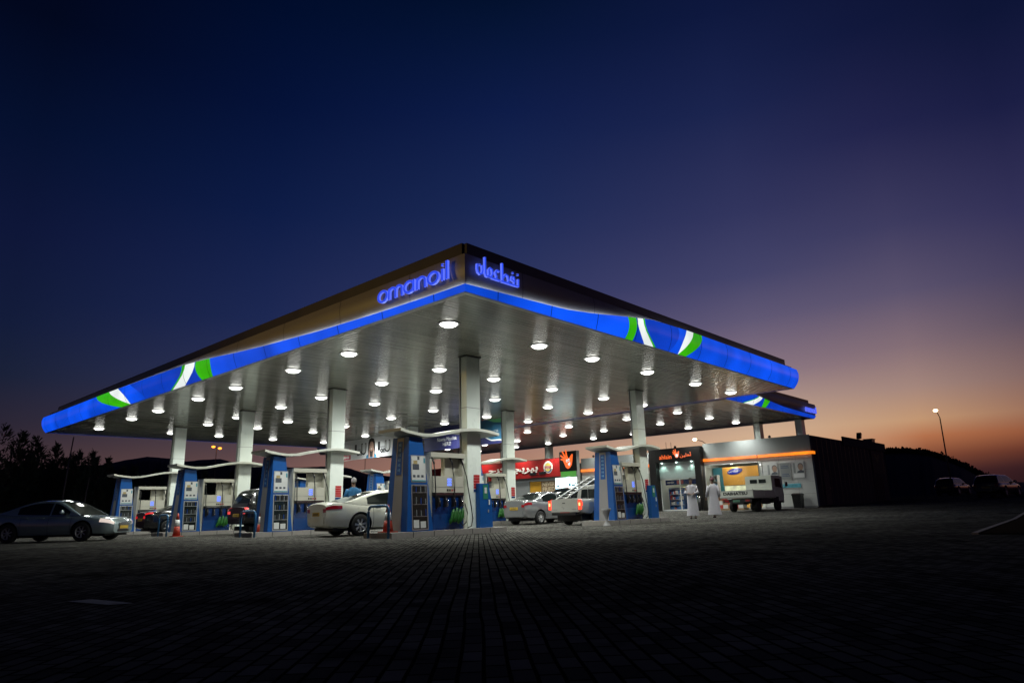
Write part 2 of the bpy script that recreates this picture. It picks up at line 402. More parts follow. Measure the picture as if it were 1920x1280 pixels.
hill([(-84, 3.4), (-76, 3.6), (-73.5, 4.0), (-72, 4.35), (-70.6, 4.62), (-69, 4.5), (-68, 4.3), (-66.8, 4.42), (-65.6, 4.48), (-64, 4.1), (-62, 4.0), (-60, 3.8), (-58, 3.9), (-56, 3.75), (-54.6, 3.3), (-52.5, 3.0), (-51, 3.25), (-49.5, 3.0), (-48.4, 3.0), (-47.4, 3.5), (-46.5, 3.72), (-45, 3.4), (-42, 3.3), (-36, 3), (-28, 2.6)], 700, 300, -3)
hill([(-24, 3.2), (-16, 3.5), (-13.4, 3.45), (-12.3, 3.42), (-10.8, 3.1), (-10.2, 2.75), (-9.6, 2.45), (-9, 2.1), (-8.4, 1.6), (-7.8, 1.35), (-6.8, 1.05), (-5, .8), (0, .5), (10, .4)], 190, 70, .5, jag=.13)
tf = MB(); r = random.Random(9); k2 = tf.mi(LEAF)
RP = [(-24, 3.2), (-16, 3.5), (-13.4, 3.45), (-12.3, 3.42), (-10.8, 3.1), (-10.2, 2.75), (-9.6, 2.45), (-9, 2.1), (-8.4, 1.6), (-7.8, 1.35), (-6.8, 1.05)]
for _ in range(900):
    a = r.uniform(-15, -6.9); e = float(np.interp(a, [p[0] for p in RP], [p[1] for p in RP])); c = Vector(pol(a, 190+r.uniform(-4, 4), 190*math.tan(R(e))+.3)); h = r.uniform(.3, 1.)
    for _ in range(7):
        q = c+Vector((r.gauss(0, .5), r.gauss(0, .5), r.uniform(0, h))); s_ = r.uniform(.15, .4); v1 = Vector((r.uniform(-1, 1), r.uniform(-1, 1), r.uniform(0, 1.3))).normalized()*s_; v2 = v1.cross(Vector((r.random(), r.random(), r.random()))).normalized()*s_*.7
        f = tf.bm.faces.new([tf.bm.verts.new(q+w) for w in (-v1-v2, v1-v2, v1+v2, -v1+v2)]); f.material_index = k2
tag(tf.build('hill_scrub'), 'sparse scrub bristling along the ridge of the dark hill at the right', 'scrub', kind='stuff')

# ------------------------------------------------------------------ fascia and canopies
S1, S2 = 5.64, 5.80
def canopy(name, label, x0, x1, y0, y1, zs, side_specs):
    """x0,y0 = near corner; x1 far left, y1 far right. side_specs: list of (origin, dir, out, length, zc, bounds, capend)"""
    root = thing(name, label, 'canopy', (0, 0, 0))
    sf = MB(); sf.face([(x1, y0, zs), (x1, y1, zs), (x0, y1, zs), (x0, y0, zs)], SOFFIT)
    sf.build('soffit', root)
    rt = MB(); rt.box(x1+.4, x0-.4, y0+.4, y1-.4, zs+.02, zs+.62, CANOPYTOP); rt.build('roof', root)
    def prof(h):   # outward bulge of the fascia at height h above the soffit
        t = min(h/.62, 1); return .21*(1-(1-t)**2)-max(0, h-.7)*.25
    for (C, dr, out, L, m0, m1, zc, bounds, caps) in side_specs:
        C, dr, out = Vector(C), Vector(dr), Vector(out); N = 60
        def P(s, h, o=0.):
            w = prof(h)+o; a = s/L
            return C+dr*(s+(-m0*w)*(1-a)+(m1*w)*a)+out*w+Vector((0, 0, h))
        pn = MB(); hs = [0, .06, .14, .24, .36, .5, .62, .74, .9]
        V = [[pn.bm.verts.new(P(L*i/N, h)) for h in hs] for i in range(N+1)]
        kk = pn.mi(PANEL)
        for i in range(N):
            for j in range(len(hs)-1):
                q = pn.bm.faces.new((V[i][j], V[i+1][j], V[i+1][j+1], V[i][j+1])); q.material_index = kk; q.smooth = True
        # panel joints
        for s in np.arange(2., L, 3.05):
            for j in range(len(hs)-1):
                pn.face([P(s-.008, hs[j], .004), P(s+.008, hs[j], .004), P(s+.008, hs[j+1], .004), P(s-.008, hs[j+1], .004)], BS)
        pn.face([C+Vector((0, 0, 0)), P(0, 0), P(0, .9), C-out*.3+Vector((0, 0, .9))], PANEL)
        pn.face([P(L, .9), P(L, 0), C+dr*L, C+dr*L-out*.3+Vector((0, 0, .9))], PANEL)
        pn.face([P(0, .9), P(L, .9), C+dr*L-out*.5+Vector((0, 0, .9)), C-out*.5+Vector((0, 0, .9))], CANOPYTOP)
        pn.build('fascia_panel', root)
        # coloured backlit band, split into regions by curved boundaries
        T = [0, .1, .2, .3, .4, .5, .6, .7, .8, .9, 1.]
        bd = MB()
        allb = [([(0, 0), (1, 0)], bounds[0][1])]+bounds[1:]+[([(0, L), (1, L)], None)]
        def bs(b, t): return float(np.interp(t, [q[0] for q in b], [q[1] for q in b]))
        for (ba, m), (bb, _) in zip(allb[:-1], allb[1:]):
            if m is None: continue
            n_ = max(2, int((bs(bb, .5)-bs(ba, .5))/.5)+1)
            k2 = bd.mi(m); V = []
            for i in range(n_+1):
                V.append([])
                for t in T:
                    s = bs(ba, t)+(bs(bb, t)-bs(ba, t))*i/n_
                    s = min(max(s, 0), L); V[-1].append(bd.bm.verts.new(P(s, (zc(s)-.0)*t, .06)))
            for i in range(n_):
                for j in range(len(T)-1):
                    q = bd.bm.faces.new((V[i][j], V[i+1][j], V[i+1][j+1], V[i][j+1])); q.material_index = k2; q.smooth = True
        for s in (np.arange(1.1, L, 2.04) if bounds[0][1] else []):
            for j in range(len(T)-1):
                h0, h1 = zc(s)*T[j], zc(s)*T[j+1]
                bd.face([P(s-.012, h0, .064), P(s+.012, h0, .064), P(s+.012, h1, .064), P(s-.012, h1, .064)], BS)
        if bounds[0][1] is None: bd.bm.free()
        else: bd.build('light_band', root)
        st = MB()      # tube of light along the upper edge of the band
        ss = np.linspace(.05, L-.05, 80)
        for a, b_ in zip(ss[:-1], ss[1:]):
            st.face([P(a, zc(a)-.004, .056), P(b_, zc(b_)-.004, .056), P(b_, zc(b_)-.004, .006), P(a, zc(a)-.004, .006)], HALO)
        if bounds[0][1] in (B2, None): st.bm.free()
        else: st.build('light_strip', root)
        lp = MB()      # bright drip edge
        for i in range(N):
            a, b_ = L*i/N, L*(i+1)/N
            lp.face([P(a, -.012, .03), P(b_, -.012, .03), P(b_, .0, .064), P(a, .0, .064)], ALU)
            lp.face([P(a, -.012, .03), P(a, -.012, -.08), P(b_, -.012, -.08), P(b_, -.012, .03)], ALU)
        lp.build('drip_edge', root)
        cp = MB()
        for (a, b_, h0, h1, o) in caps:
            A = C+dr*a+out*o; B = C+dr*b_+out*o
            for (p, q) in ((A, B),):
                w = out*-.35
                z0, z1 = Vector((0, 0, h0)), Vector((0, 0, h1))
                cp.face([p+z0, q+z0, q+z1, p+z1], CANOPYTOP); cp.face([p+z1, q+z1, q+w+z1, p+w+z1], CANOPYTOP)
                cp.face([p+z0, p+z1, p+w+z1, p+w+z0], CANOPYTOP); cp.face([q+z1, q+z0, q+w+z0, q+w+z1], CANOPYTOP)
                cp.face([q+w+z0, p+w+z0, p+w+z1, q+w+z1], CANOPYTOP); cp.face([q+z0, p+z0, p+w+z0, q+w+z0], CANOPYTOP)
        cp.build('parapet_cap', root)
    return root
def seg(bl): return bl
X0, X1, Y0, Y1 = -10.9, -45.2, 10.46, 30.9
zl = lambda s: float(np.interp(s, [0, 1.2, 3.5, 6.1, 9.3, 11, 13.2, 15.3, 18.9, 24, 34.5], [.15, .15, .175, .235, .37, .47, .63, .75, .82, .87, .87]))
zr_ = lambda s: float(np.interp(s, [0, 1.5, 3.7, 5, 6.6, 8.2, 10.4, 21], [.15, .20, .27, .40, .62, .84, .90, .88]))
def L_(x): return X0-x
def cv(b0, b1, bow=0.): return [(0, b0), (.25, b0+(b1-b0)*.25+bow*.75), (.5, (b0+b1)/2+bow), (.75, b0+(b1-b0)*.75+bow*.75), (1, b1)]
left_bounds = [(None, B1),
    (cv(L_(-24.05), L_(-24.0), -.05), BG), (cv(L_(-24.95), L_(-25.18), .12), B2), (cv(L_(-26.45), L_(-25.25), -.36), BW),
    (cv(L_(-27.6), L_(-26.12), -.46), BG), (cv(L_(-27.8), L_(-26.42), -.50), B2), (cv(L_(-30.3), L_(-31.95), -.25), B1),
    (cv(L_(-32.1), L_(-33.36), -.30), BW), (cv(L_(-32.12), L_(-34.55), .10), BG), (cv(L_(-33.3), L_(-36.3), .42), B1)]
def Rr(y): return y-Y0
right_bounds = [(None, B1),
    (cv(Rr(17.15), Rr(17.15), .08), BG), (cv(Rr(17.57), Rr(17.61), .06), B2), (cv(Rr(18.25), Rr(17.66), -.16), BW),
    (cv(Rr(18.8), Rr(18.02), -.24), BG), (cv(Rr(18.95), Rr(18.12), -.28), B2), (cv(Rr(19.78), Rr(20.27), .12), B1),
    (cv(Rr(20.37), Rr(20.86), -.12), BW), (cv(Rr(20.39), Rr(21.33), .06), BG), (cv(Rr(20.92), Rr(21.95), .18), B1)]
zb = lambda s: .85
cano = canopy('fuel_canopy', 'large flat petrol station canopy with glowing blue wave band and white ribbed soffit', X0, X1, Y0, Y1, S1, [
    ((X0, Y0, S1), (-1, 0, 0), (0, -1, 0), X0-X1, 1, 1, zl, left_bounds, [(.0, 32.3, .86, 1.22, .10), (32.3, 33.8, .86, 1.02, .12)]),
    ((X0, Y0, S1), (0, 1, 0), (1, 0, 0), Y1-Y0, 1, 1, zr_, right_bounds, [(-.05, 19.6, .86, 1.20, .12), (19.6, 20.4, .86, .98, .10)]),
    ((X1, Y0, S1), (0, 1, 0), (-1, 0, 0), Y1-Y0, 1, 1, zb, [(None, B2)], [(1, 20, .86, 1.2, .10)]),
    ((X0, Y1, S1), (-1, 0, 0), (0, 1, 0), X0-X1, 1, 1, zb, [(None, B2)], [(1, 33, .86, 1.2, .10)])])
# stroke-built lettering -------------------------------------------------
def strokes(mb, paths, f, w, m, depth, me=None):
    """rounded flat strokes: each path a list of 2-D points; f(u,v,d) -> 3-D"""
    for p in paths:
        closed = (abs(p[0][0]-p[-1][0])+abs(p[0][1]-p[-1][1])) < 1e-6
        pts = p[:-1] if closed else p; n = len(pts); Lf = []; Rg = []
        for i in range(n):
            a = pts[i-1] if (closed or i) else pts[0]; b_ = pts[(i+1) % n] if (closed or i < n-1) else pts[-1]
            dx, dy = b_[0]-a[0], b_[1]-a[1]; d = math.hypot(dx, dy) or 1; nx, ny = -dy/d*w/2, dx/d*w/2
            Lf.append((pts[i][0]+nx, pts[i][1]+ny)); Rg.append((pts[i][0]-nx, pts[i][1]-ny))
        rg = range(n if closed else n-1)
        for i in rg:
            j = (i+1) % n
            mb.face([f(*Lf[i], depth), f(*Rg[i], depth), f(*Rg[j], depth), f(*Lf[j], depth)], m)
            mb.face([f(*Lf[i], 0), f(*Lf[i], depth), f(*Lf[j], depth), f(*Lf[j], 0)], me or m)
            mb.face([f(*Rg[i], depth), f(*Rg[i], 0), f(*Rg[j], 0), f(*Rg[j], depth)], me or m)
            if me:   # thin bright rim along both edges of the stroke face
                for E1, E2, sgn in ((Lf[i], Lf[j], -1), (Rg[i], Rg[j], 1)):
                    q = .16
                    c1 = (pts[i][0]-E1[0], pts[i][1]-E1[1]); c2 = (pts[j][0]-E2[0], pts[j][1]-E2[1])
                    mb.face([f(*E1, depth+.003), f(*E2, depth+.003), f(E2[0]+c2[0]*q, E2[1]+c2[1]*q, depth+.003), f(E1[0]+c1[0]*q, E1[1]+c1[1]*q, depth+.003)], me)
def arc(cx, cy, r, a0, a1, n=14, ry=None):
    ry = ry or r
    return [(cx+r*math.cos(R(a0+(a1-a0)*i/n)), cy+ry*math.sin(R(a0+(a1-a0)*i/n))) for i in range(n+1)]
def omanoil_paths():
    P_ = []; x = .5
    P_.append(arc(x, .5, .42, 0, 360, 22)); x += .62                       # o
    P_.append([(x, .05), (x, .92)]); P_.append(arc(x+.3, .6, .3, 180, 0, 10)+[(x+.6, .05)]); P_.append(arc(x+.9, .6, .3, 180, 0, 10)+[(x+1.2, .05)]); x += 1.2+.62   # m
    P_.append(arc(x, .5, .42, 0, 360, 22)); P_.append([(x+.42, .95), (x+.42, .05)]); x += .42+.32   # a
    P_.append([(x, .05), (x, .92)]); P_.append(arc(x+.34, .55, .34, 180, 0, 12)+[(x+.68, .05)]); x += .68+.66  # n
    P_.append(arc(x, .5, .42, 0, 360, 22)); x += .42+.34                   # o
    P_.append([(x, .05), (x, .92)]); P_.append([(x-.07, 1.2), (x+.07, 1.2)]); x += .36
    P_.append([(x, .05), (x, 1.4)])
    return P_, x+.1
op, ow = omanoil_paths()
def put_omanoil(parent, C, ux, out, width, height, name='lettering'):
    mb = MB(); C, ux, out = Vector(C), Vector(ux), Vector(out); kx, kz = width/ow, height/1.4
    def f(u, v, d): return C+ux*(u*kx)+Vector((0, 0, v*kz))+out*d
    strokes(mb, op, f, .165, LETB, .06, LETE)
    return mb.build(name, parent)
put_omanoil(cano, (-13.88, Y0-.275, 5.955), (1, 0, 0), (0, -1, 0), 2.74, .48)
# Arabic name on the right-hand fascia (left-to-right drawing of the joined letters)
ar = [ # noon-final
      [(.05, .95), (.02, .55), (.10, .25), (.32, .12), (.55, .25), (.62, .55), (.60, .95)], [(.26, .92), (.40, .92)],
      [(.92, 1.75), (.92, .35), (1.02, .15), (1.2, .12)],                                   # alef joined
      [(1.2, .12), (1.35, .3), (1.32, .75), (1.5, .95), (1.72, .85), (1.78, .5), (1.6, .2), (1.35, .14)],  # meem
      [(1.6, .12), (2.1, .12), (2.25, .35), (2.1, .7), (2.3, .95), (2.6, .9)], [(2.1, .12), (2.62, .12)],   # ain
      [(2.95, 1.75), (2.95, .15)], [(2.75, .12), (3.5, .12), (3.72, .35), (3.62, .75), (3.35, .85), (3.05, .5)],  # tah
      [(3.5, .12), (4.35, .12), (4.45, .5), (4.35, .85), (4.12, .85), (4.05, .55), (4.4, .45)], [(4.16, 1.2), (4.32, 1.2)],    # feh
      [(4.35, .12), (4.9, .12), (4.92, .8)], [(4.8, 1.2), (4.96, 1.2)]]
mb = MB()
def fa(u, v, d): return Vector((X0+.275+d, 10.54+u*.295, 6.02+v*.29))
strokes(mb, ar[2:7], fa, .14, LETB, .06, LETE); mb.build('lettering', cano)
mb = MB(); strokes(mb, ar[0:2], fa, .14, LETB, .06, LETE); mb.build('lettering', cano)
mb = MB(); strokes(mb, [p for p in ar if min(q[0] for q in p) >= 2.7], fa, .14, LETB, .06, LETE); mb.build('lettering', cano)

# columns
CAPM = mat('column_cap_metal', (.12, .12, .11), .4, .5)
colbm = None
def column(parent, x, y, zt, zb_=0., sx=.30, sy=.60, sign=True):
    m = MB(); m.box(x-sx/2, x+sx/2, y-sy/2, y+sy/2, zb_, zt-.05, STEEL)
    m.box(x-sx/2-.05, x+sx/2+.05, y-sy/2-.05, y+sy/2+.05, zt-.05, zt-.004, CAPM)
    m.box(x-sx/2-.006, x-sx/2+.03, y-sy/2-.045, y-sy/2-.003, zb_+.2, zt-.05, GREYP)   # cable duct
    m.box(x-sx/2-.003, x+sx/2+.003, y-sy/2-.003, y+sy/2+.003, 3.9, 3.915, GREYP)
    c = m.build('column', parent)
    if sign:
        s = MB(); s.box(x+sx/2+.003, x+sx/2+.012, y-.06, y+.22, 1.24, 1.79, WHITE)
        for i in range(5): s.box(x+sx/2+.012, x+sx/2+.018, y-.05, y+.21, 1.35+i*.087, 1.35+i*.087+.075, RED)
        s.box(x+sx/2+.012, x+sx/2+.018, y-.05, y+.21, 1.25, 1.33, DBLUE); s.build('notice', c)
CX = [-15.72, -23.45, -31.10, -38.85]
for cx in CX:
    column(cano, cx, 15.25, S1); column(cano, cx, 25.42, S1)
# second canopy
zr2 = lambda s: float(np.interp(s, [0, 2, 3.6, 4.9, 7.2, 10.2, 12.6], [.75, .68, .52, .40, .26, .20, .18]))
b2 = [(None, B2), (cv(34.2-32.3, 36.0-32.3, .3), BG), (cv(34.35-32.3, 36.1-32.3, .3), BW), (cv(35.5-32.3, 36.5-32.3, .15), B2), (cv(36.6-32.3, 36.75-32.3, .0), BG), (cv(37.15-32.3, 37.5-32.3, .0), B2)]
X2, X3, Y2, Y3 = -14.75, -52., 32.3, 44.8
can2 = canopy('rear_canopy', 'darker second canopy behind the main one, reaching over the shop front', X2, X3, Y2, Y3, S2, [
    ((X2, Y2, S2), (0, 1, 0), (1, 0, 0), Y3-Y2, 1, 1, zr2, b2, [(.2, 11.9, .86, 1.12, .05)]),
    ((X2, Y2, S2), (-1, 0, 0), (0, -1, 0), X2-X3, 1, 1, zb, [(None, None)], [(1, 36, .86, 1.1, .10)]),
    ((X2, Y3, S2), (-1, 0, 0), (0, 1, 0), X2-X3, 1, 1, zb, [(None, None)], [(1, 36, .86, 1.1, .10)]),
    ((X3, Y2, S2), (0, 1, 0), (-1, 0, 0), Y3-Y2, 1, 1, zb, [(None, None)], [(1, 11, .86, 1.1, .10)])])
put_omanoil(can2, (X2+.285, 42.7, 6.05), (0, 1, 0), (1, 0, 0), 1.9, .42)
for cx, cy in ((-15.4, 44.2), (-18.0, 43.9), (-35.9, 43.9), (-41.0, 43.9), (-47.5, 43.9)): column(can2, cx, cy, S2, .3, .4, .55, False)

# ceiling lights ------------------------------------------------------------
def light_proto():
    t = thing('ceiling_light', '', 'ceiling light', (0, 0, 0), group='round downlights set in the canopy ceilings')
    fr = MB(); fr.rings([[(r*math.cos(2*PI*k/24), r*math.sin(2*PI*k/24), z) for k in range(24)] for r, z in ((.30, -.002), (.30, -.025), (.255, -.03), (.25, -.004))], WHITE, cap=False); fr.build('frame', t)
    ln = MB(); ln.lathe([(.02, -.10), (.15, -.092), (.215, -.06), (.24, -.02)], (0, 0, 0), LAMP, 20); ln.build('lens', t)
    ld = bpy.data.lights.new('bulb', 'SPOT'); ld.energy = 430; ld.color = (.97, 1., .91); ld.spot_size = R(145); ld.spot_blend = .9; ld.shadow_soft_size = .16
    lo = bpy.data.objects.new('bulb', ld); col.objects.link(lo); lo.parent = t; lo.location = (0, 0, -.30)
    ld = bpy.data.lights.new('bulb', 'SPOT'); ld.energy = 44; ld.color = (.94, 1., .93); ld.spot_size = R(168); ld.spot_blend = .25; ld.shadow_soft_size = .16
    lo = bpy.data.objects.new('bulb', ld); col.objects.link(lo); lo.parent = t; lo.location = (0, 0, -.22)
    return t
lp0 = light_proto(); first = True
ordn = ['first', 'second', 'third', 'fourth', 'fifth', 'sixth', 'seventh', 'eighth']
LX = [-13.14, -17.84, -21.23, -25.53, -28.94, -33.25, -36.62, -41.46]; LY = [11.97, 15.79, 18.6, 22.18, 26.0, 29.4]
rown = ['the front row', 'the second row', 'the third row', 'the fourth row', 'the fifth row', 'the rear row']
for j, y in enumerate(LY):
    for i, x in enumerate(LX):
        lb = 'round downlight, %s from the right-hand fascia in %s' % (ordn[i], rown[j])
        if first: lp0.location = (x, y, S1); lp0['label'] = lb; first = False
        else: dup(lp0, lb, (x, y, S1))
for j, y in enumerate((34.5, 38.4, 42.1)):
    for i, x in enumerate((-18.7, -22.1, -26.5, -30.05, -34.5, -38.0, -42.4)):
        dup(lp0, 'round downlight, %s from the right, %s row, rear canopy' % (ordn[i], ('front', 'middle', 'back')[j]), (x, y, S2))

bulbs = [o for o in bpy.data.objects if o.name.split('.')[0] == 'bulb' and o.parent and o.parent.name.startswith('ceiling_light')]
vs = []
big = [o for o in bulbs if o.data.energy > 200][0].data
for q in (.82, .92, 1.0, 1.1, 1.2):
    d = big.copy(); d.energy *= q; d.color = (.97, 1., .86+.1*(q-.8)/.4); vs.append(d)
for o in bulbs:
    if o.data.energy > 200: o.data = rng.choice(vs)

# ------------------------------------------------------------------ pump islands
DKG = mat('dim_goods', (.10, .11, .12), .5, 0, .5, 20)
def wave_z(y): return float(np.interp(y, np.linspace(-3.25, .8, 16), WZ))
_k = [(-3.25, 2.93), (-2.9, 2.86), (-2.4, 2.81), (-1.9, 2.84), (-1.4, 2.94), (-.85, 3.06), (-.3, 3.11), (.2, 3.10), (.8, 3.02)]
WZ = [float(np.interp(q, [a[0] for a in _k], [a[1] for a in _k])) for q in np.linspace(-3.25, .8, 16)]
def island(loc, n, where):
    # kerb
    t = thing('island_kerb', 'raised concrete kerb island, %s' % where, 'kerb island', loc, group='concrete pump islands')
    m = MB(); m.box(-.62, .62, -3.62, .95, -.02, .15, KERB)
    for s in (-1, 1):
        for i in range(6): m.box(s*.62-.004, s*.62+.004, -3.62+i*.76, -3.60+i*.76, .0, .148, RUBBER)
    m.build('kerb_block', t)
    # tower with wave roof
    t = thing('island_tower', 'tapered blue tower under a wave roof, %s' % where, 'display tower', loc, group='blue island towers with wave roofs')
    zt, z0 = 2.80, .15
    def fx(z): a = (z-z0)/(zt-z0); return .50-.13*a
    def fy(z): a = (z-z0)/(zt-z0); return (-2.98+.15*a, -2.02-.33*a)
    m = MB(); hs = np.linspace(z0, zt, 5)
    m.rings([[(-fx(z), fy(z)[0], z), (fx(z), fy(z)[0], z), (fx(z), fy(z)[1], z), (-fx(z), fy(z)[1], z)] for z in hs], BLUE, smooth=False)
    m.build('tower_body', t)
    def fp(s, o, z, side):   # point on tower's faces: side 'e' (+x) by fraction of depth, side 's' (-y) by fraction of width
        a, b_ = fy(z)
        if side == 'e': return Vector((fx(z)+o, a+(b_-a)*s, z))
        return Vector((-fx(z)+2*fx(z)*s, a-o, z))
    m = MB(); m.face([fp(.27, .006, .16, 's'), fp(.73, .006, .16, 's'), fp(.70, .006, 2.78, 's'), fp(.30, .006, 2.78, 's')], GREYP); m.build('side_panel', t)
    m = MB(); m.face([fp(.36, .011, 1.72, 's'), fp(.64, .011, 1.72, 's'), fp(.64, .011, 2.68, 's'), fp(.36, .011, 2.68, 's')], BLUE)
    LW = mat('pale_blue_letter', (.12, .30, .55), .5)
    for i in range(6): m.marks(fp(.5, .014, 2.58-i*.145, 's'), (1, 0, 0), (0, 0, 1), .09, LW, .12, 2)
    m.build('lettering_panel', t)
    def yq(ya, yb, za, zb_, o, mt, mb_):
        mb_.face([(fx(za)+o, ya, za), (fx(za)+o, yb, za), (fx(zb_)+o, yb, zb_), (fx(zb_)+o, ya, zb_)], mt)
    m = MB(); yq(-2.80, -2.24, 1.50, 2.27, .008, ALU, m); yq(-2.775, -2.265, 1.525, 2.245, .012, POSTER, m)
    yq(-2.74, -2.50, 1.86, 2.02, .015, PICD, m); yq(-2.71, -2.56, 2.02, 2.12, .015, PICY, m); yq(-2.56, -2.48, 2.14, 2.24, .015, PICD, m); yq(-2.33, -2.27, 2.05, 2.2, .015, TEAL, m)
    for q in range(3): yq(-2.73+q*.15, -2.64+q*.15, 1.64, 1.71, .015, PICD, m)
    yq(-2.775, -2.265, 1.53, 1.565, .016, TEAL, m); m.build('poster', t)
    m = MB(); yq(-2.80, -2.20, .18, 1.44, .008, ALU, m); yq(-2.765, -2.235, .22, 1.40, .013, GLASS, m)
    for sh in range(3):
        z = .55+sh*.33; yq(-2.76, -2.24, z, z+.012, .016, ALU, m)
        for q in range(6):
            yy = -2.74+q*.085; yq(yy, yy+.045, z+.015, z+.17+.02*((q*7+sh) % 3), .018, [BLACK, DKG, BLACK, DKG, BLACK, DBLUE][(q+sh*2+n) % 6], m)
    yq(-2.75, -2.55, .24, .46, .018, POSTER, m); yq(-2.5, -2.3, .24, .42, .018, POSTER, m); m.build('product_case', t)
    m = MB(); yy = np.linspace(-3.25, .8, 16)
    for j in range(15):
        a, b_ = yy[j], yy[j+1]; za, zb_ = WZ[j], WZ[j+1]
        for q in ([(-.52, a, za), (-.52, b_, zb_), (.52, b_, zb_), (.52, a, za)], [(-.52, a, za+.085), (.52, a, za+.085), (.52, b_, zb_+.085), (-.52, b_, zb_+.085)],
                  [(.52, a, za), (.52, b_, zb_), (.52, b_, zb_+.085), (.52, a, za+.085)], [(-.52, b_, zb_), (-.52, a, za), (-.52, a, za+.085), (-.52, b_, zb_+.085)]): m.face(q, WAVEP, True)
    m.face([(-.52, yy[0], WZ[0]), (.52, yy[0], WZ[0]), (.52, yy[0], WZ[0]+.085), (-.52, yy[0], WZ[0]+.085)], WAVEP)
    m.face([(.52, yy[-1], WZ[-1]), (-.52, yy[-1], WZ[-1]), (-.52, yy[-1], WZ[-1]+.085), (.52, yy[-1], WZ[-1]+.085)], WAVEP); m.build('wave_roof', t)
    # pump
    t = thing('fuel_pump', 'fuel dispenser with hanging hoses, %s' % where, 'fuel pump', loc, group='fuel dispensers on the islands')
    m = MB(); m.box(-.30, .30, -1.95, -.55, 2.26, 2.40, BEIGE)
    m.build('header', t)
    m = MB()
    for a, b_ in ((-1.95, -1.87), (-.64, -.56)): m.box(-.26, .26, a, b_, .15, 2.26, BEIGE)
    m.box(-.08, .08, -1.21, -.64, 1.70, 2.26, BEIGE)
    m.build('frame', t)
    m = MB(); m.box(-.30, .30, -1.87, -.64, .15, 1.12, DBLUE); m.box(-.305, .305, -1.85, -.66, .20, .60, mat('mid_blue_panel', (.002, .04, .17), .35, coat=.3)); m.build('lower_body', t)
    m = MB(); m.box(-.31, .31, -1.87, -.64, 1.22, 1.70, BEIGE)
    m.box(.311, .316, -1.86, -.65, 1.38, 1.386, GREYP); m.box(.311, .315, -.98, -.975, 1.24, 1.69, GREYP)
    m.box(-.33, .33, -1.87, -.64, 1.12, 1.22, BLACK); m.box(.331, .335, -1.8, -.7, 1.16, 1.20, CHROME)
    for q, mm in enumerate((BLACK, BLACK, RED, RED)): m.box(.311, .317, -1.32+q*.09, -1.26+q*.09, 1.26, 1.32, mm)
    m.build('display_housing', t)
    m = MB()
    for z in (1.58, 1.50, 1.42): m.box(.312, .318, -1.30, -1.14, z, z+.055, LCD)
    m.build('display', t)
    for q, (yh, dy) in enumerate(((-1.84, .05), (-1.10, .06), (-.66, .30))):
        m = MB(); pts = [(.2, yh, 2.26), (.30, yh+.01, 2.1), (.35, yh+dy*.4, 1.7), (.36, yh+dy*.7, 1.2), (.37, yh+dy, .75)]
        if q == 2: pts += [(.38, yh+.34, .45), (.38, yh+.28, .22), (.38, yh+.12, .18)]
        elif q == 1: pts += [(.38, yh+.2, .45), (.38, yh+.35, .24), (.38, yh+.5, .34), (.38, yh+.55, .62), (.38, yh+.45, .9)]
        m.tube(pts, .017, RUBBER, 6); m.tube([(.2, yh, 2.26), (.29, yh+.01, 2.12), (.305, yh+.015, 2.05)], .03, BLACK, 6); m.build('hose', t)
    for q, yh in enumerate((-1.72, -1.42, -1.1, -.8)):
        m = MB(); m.box(.31, .40, yh-.045, yh+.045, .80, 1.10, BLACK); m.tube([(.38, yh, 1.05), (.45, yh, .95), (.46, yh, .82)], .022, CHROME if q % 2 else BLACK, 6)
        m.build('nozzle', t)
    for q in range(4):
            m = MB(); yb = -1.18+q*.13; m.rings([[(.40+.05*math.cos(a)*k1, yb+dy_+.065*math.sin(a)*k1, z) for a in [2*PI*j_/10 for j_ in range(10)]] for z, k1, dy_ in ((.30+.05*(q % 2), .4, -.10+.05*(q % 3)), (.38, 1., -.07), (.5, 1.15, 0), (.64, .9, .02), (.74+.04*(q % 2), .45, .05))], GREEN); m.build('nozzle_boot', t)
    if n in (0, 4):
        t = thing('service_cabinet', 'blue cabinet with green notice, %s' % where, 'cabinet', loc, group='blue service cabinets')
        m = MB(); m.prism([(.05, .15), (.62, .15), (.60, .90), (.46, 1.50), (.05, 1.50)], lambda u, w: (-.30, u, w), (.62, 0, 0), BLUE); m.build('cabinet_body', t, recalc=True)
        m = MB(); m.box(.321, .33, .20, .42, 1.02, 1.47, MATS.get('green_notice') or mat('green_notice', (.02, .16, .11), .4)); m.box(.331, .334, .26, .36, 1.2, 1.38, POSTER); m.build('notice', t)
        m = MB(); m.box(.321, .345, .44, .48, .84, 1.0, WHITE); m.box(.321, .34, .40, .44, .60, .70, GREYP); m.build('handle', t)
wh = ['nearest the camera', 'second from the right in the front row', 'third from the right in the front row', 'at the far left of the front row',
      'in the back row beside the pickup', 'in the back row beyond the silver sedan', 'in the back row behind the white sedan', 'at the far left of the back row']
for j, yy_ in enumerate((15.25, 25.42)):
    for i, cx in enumerate(CX): island((cx, yy_, gz(0, yy_)), j*4+i, wh[j*4+i])

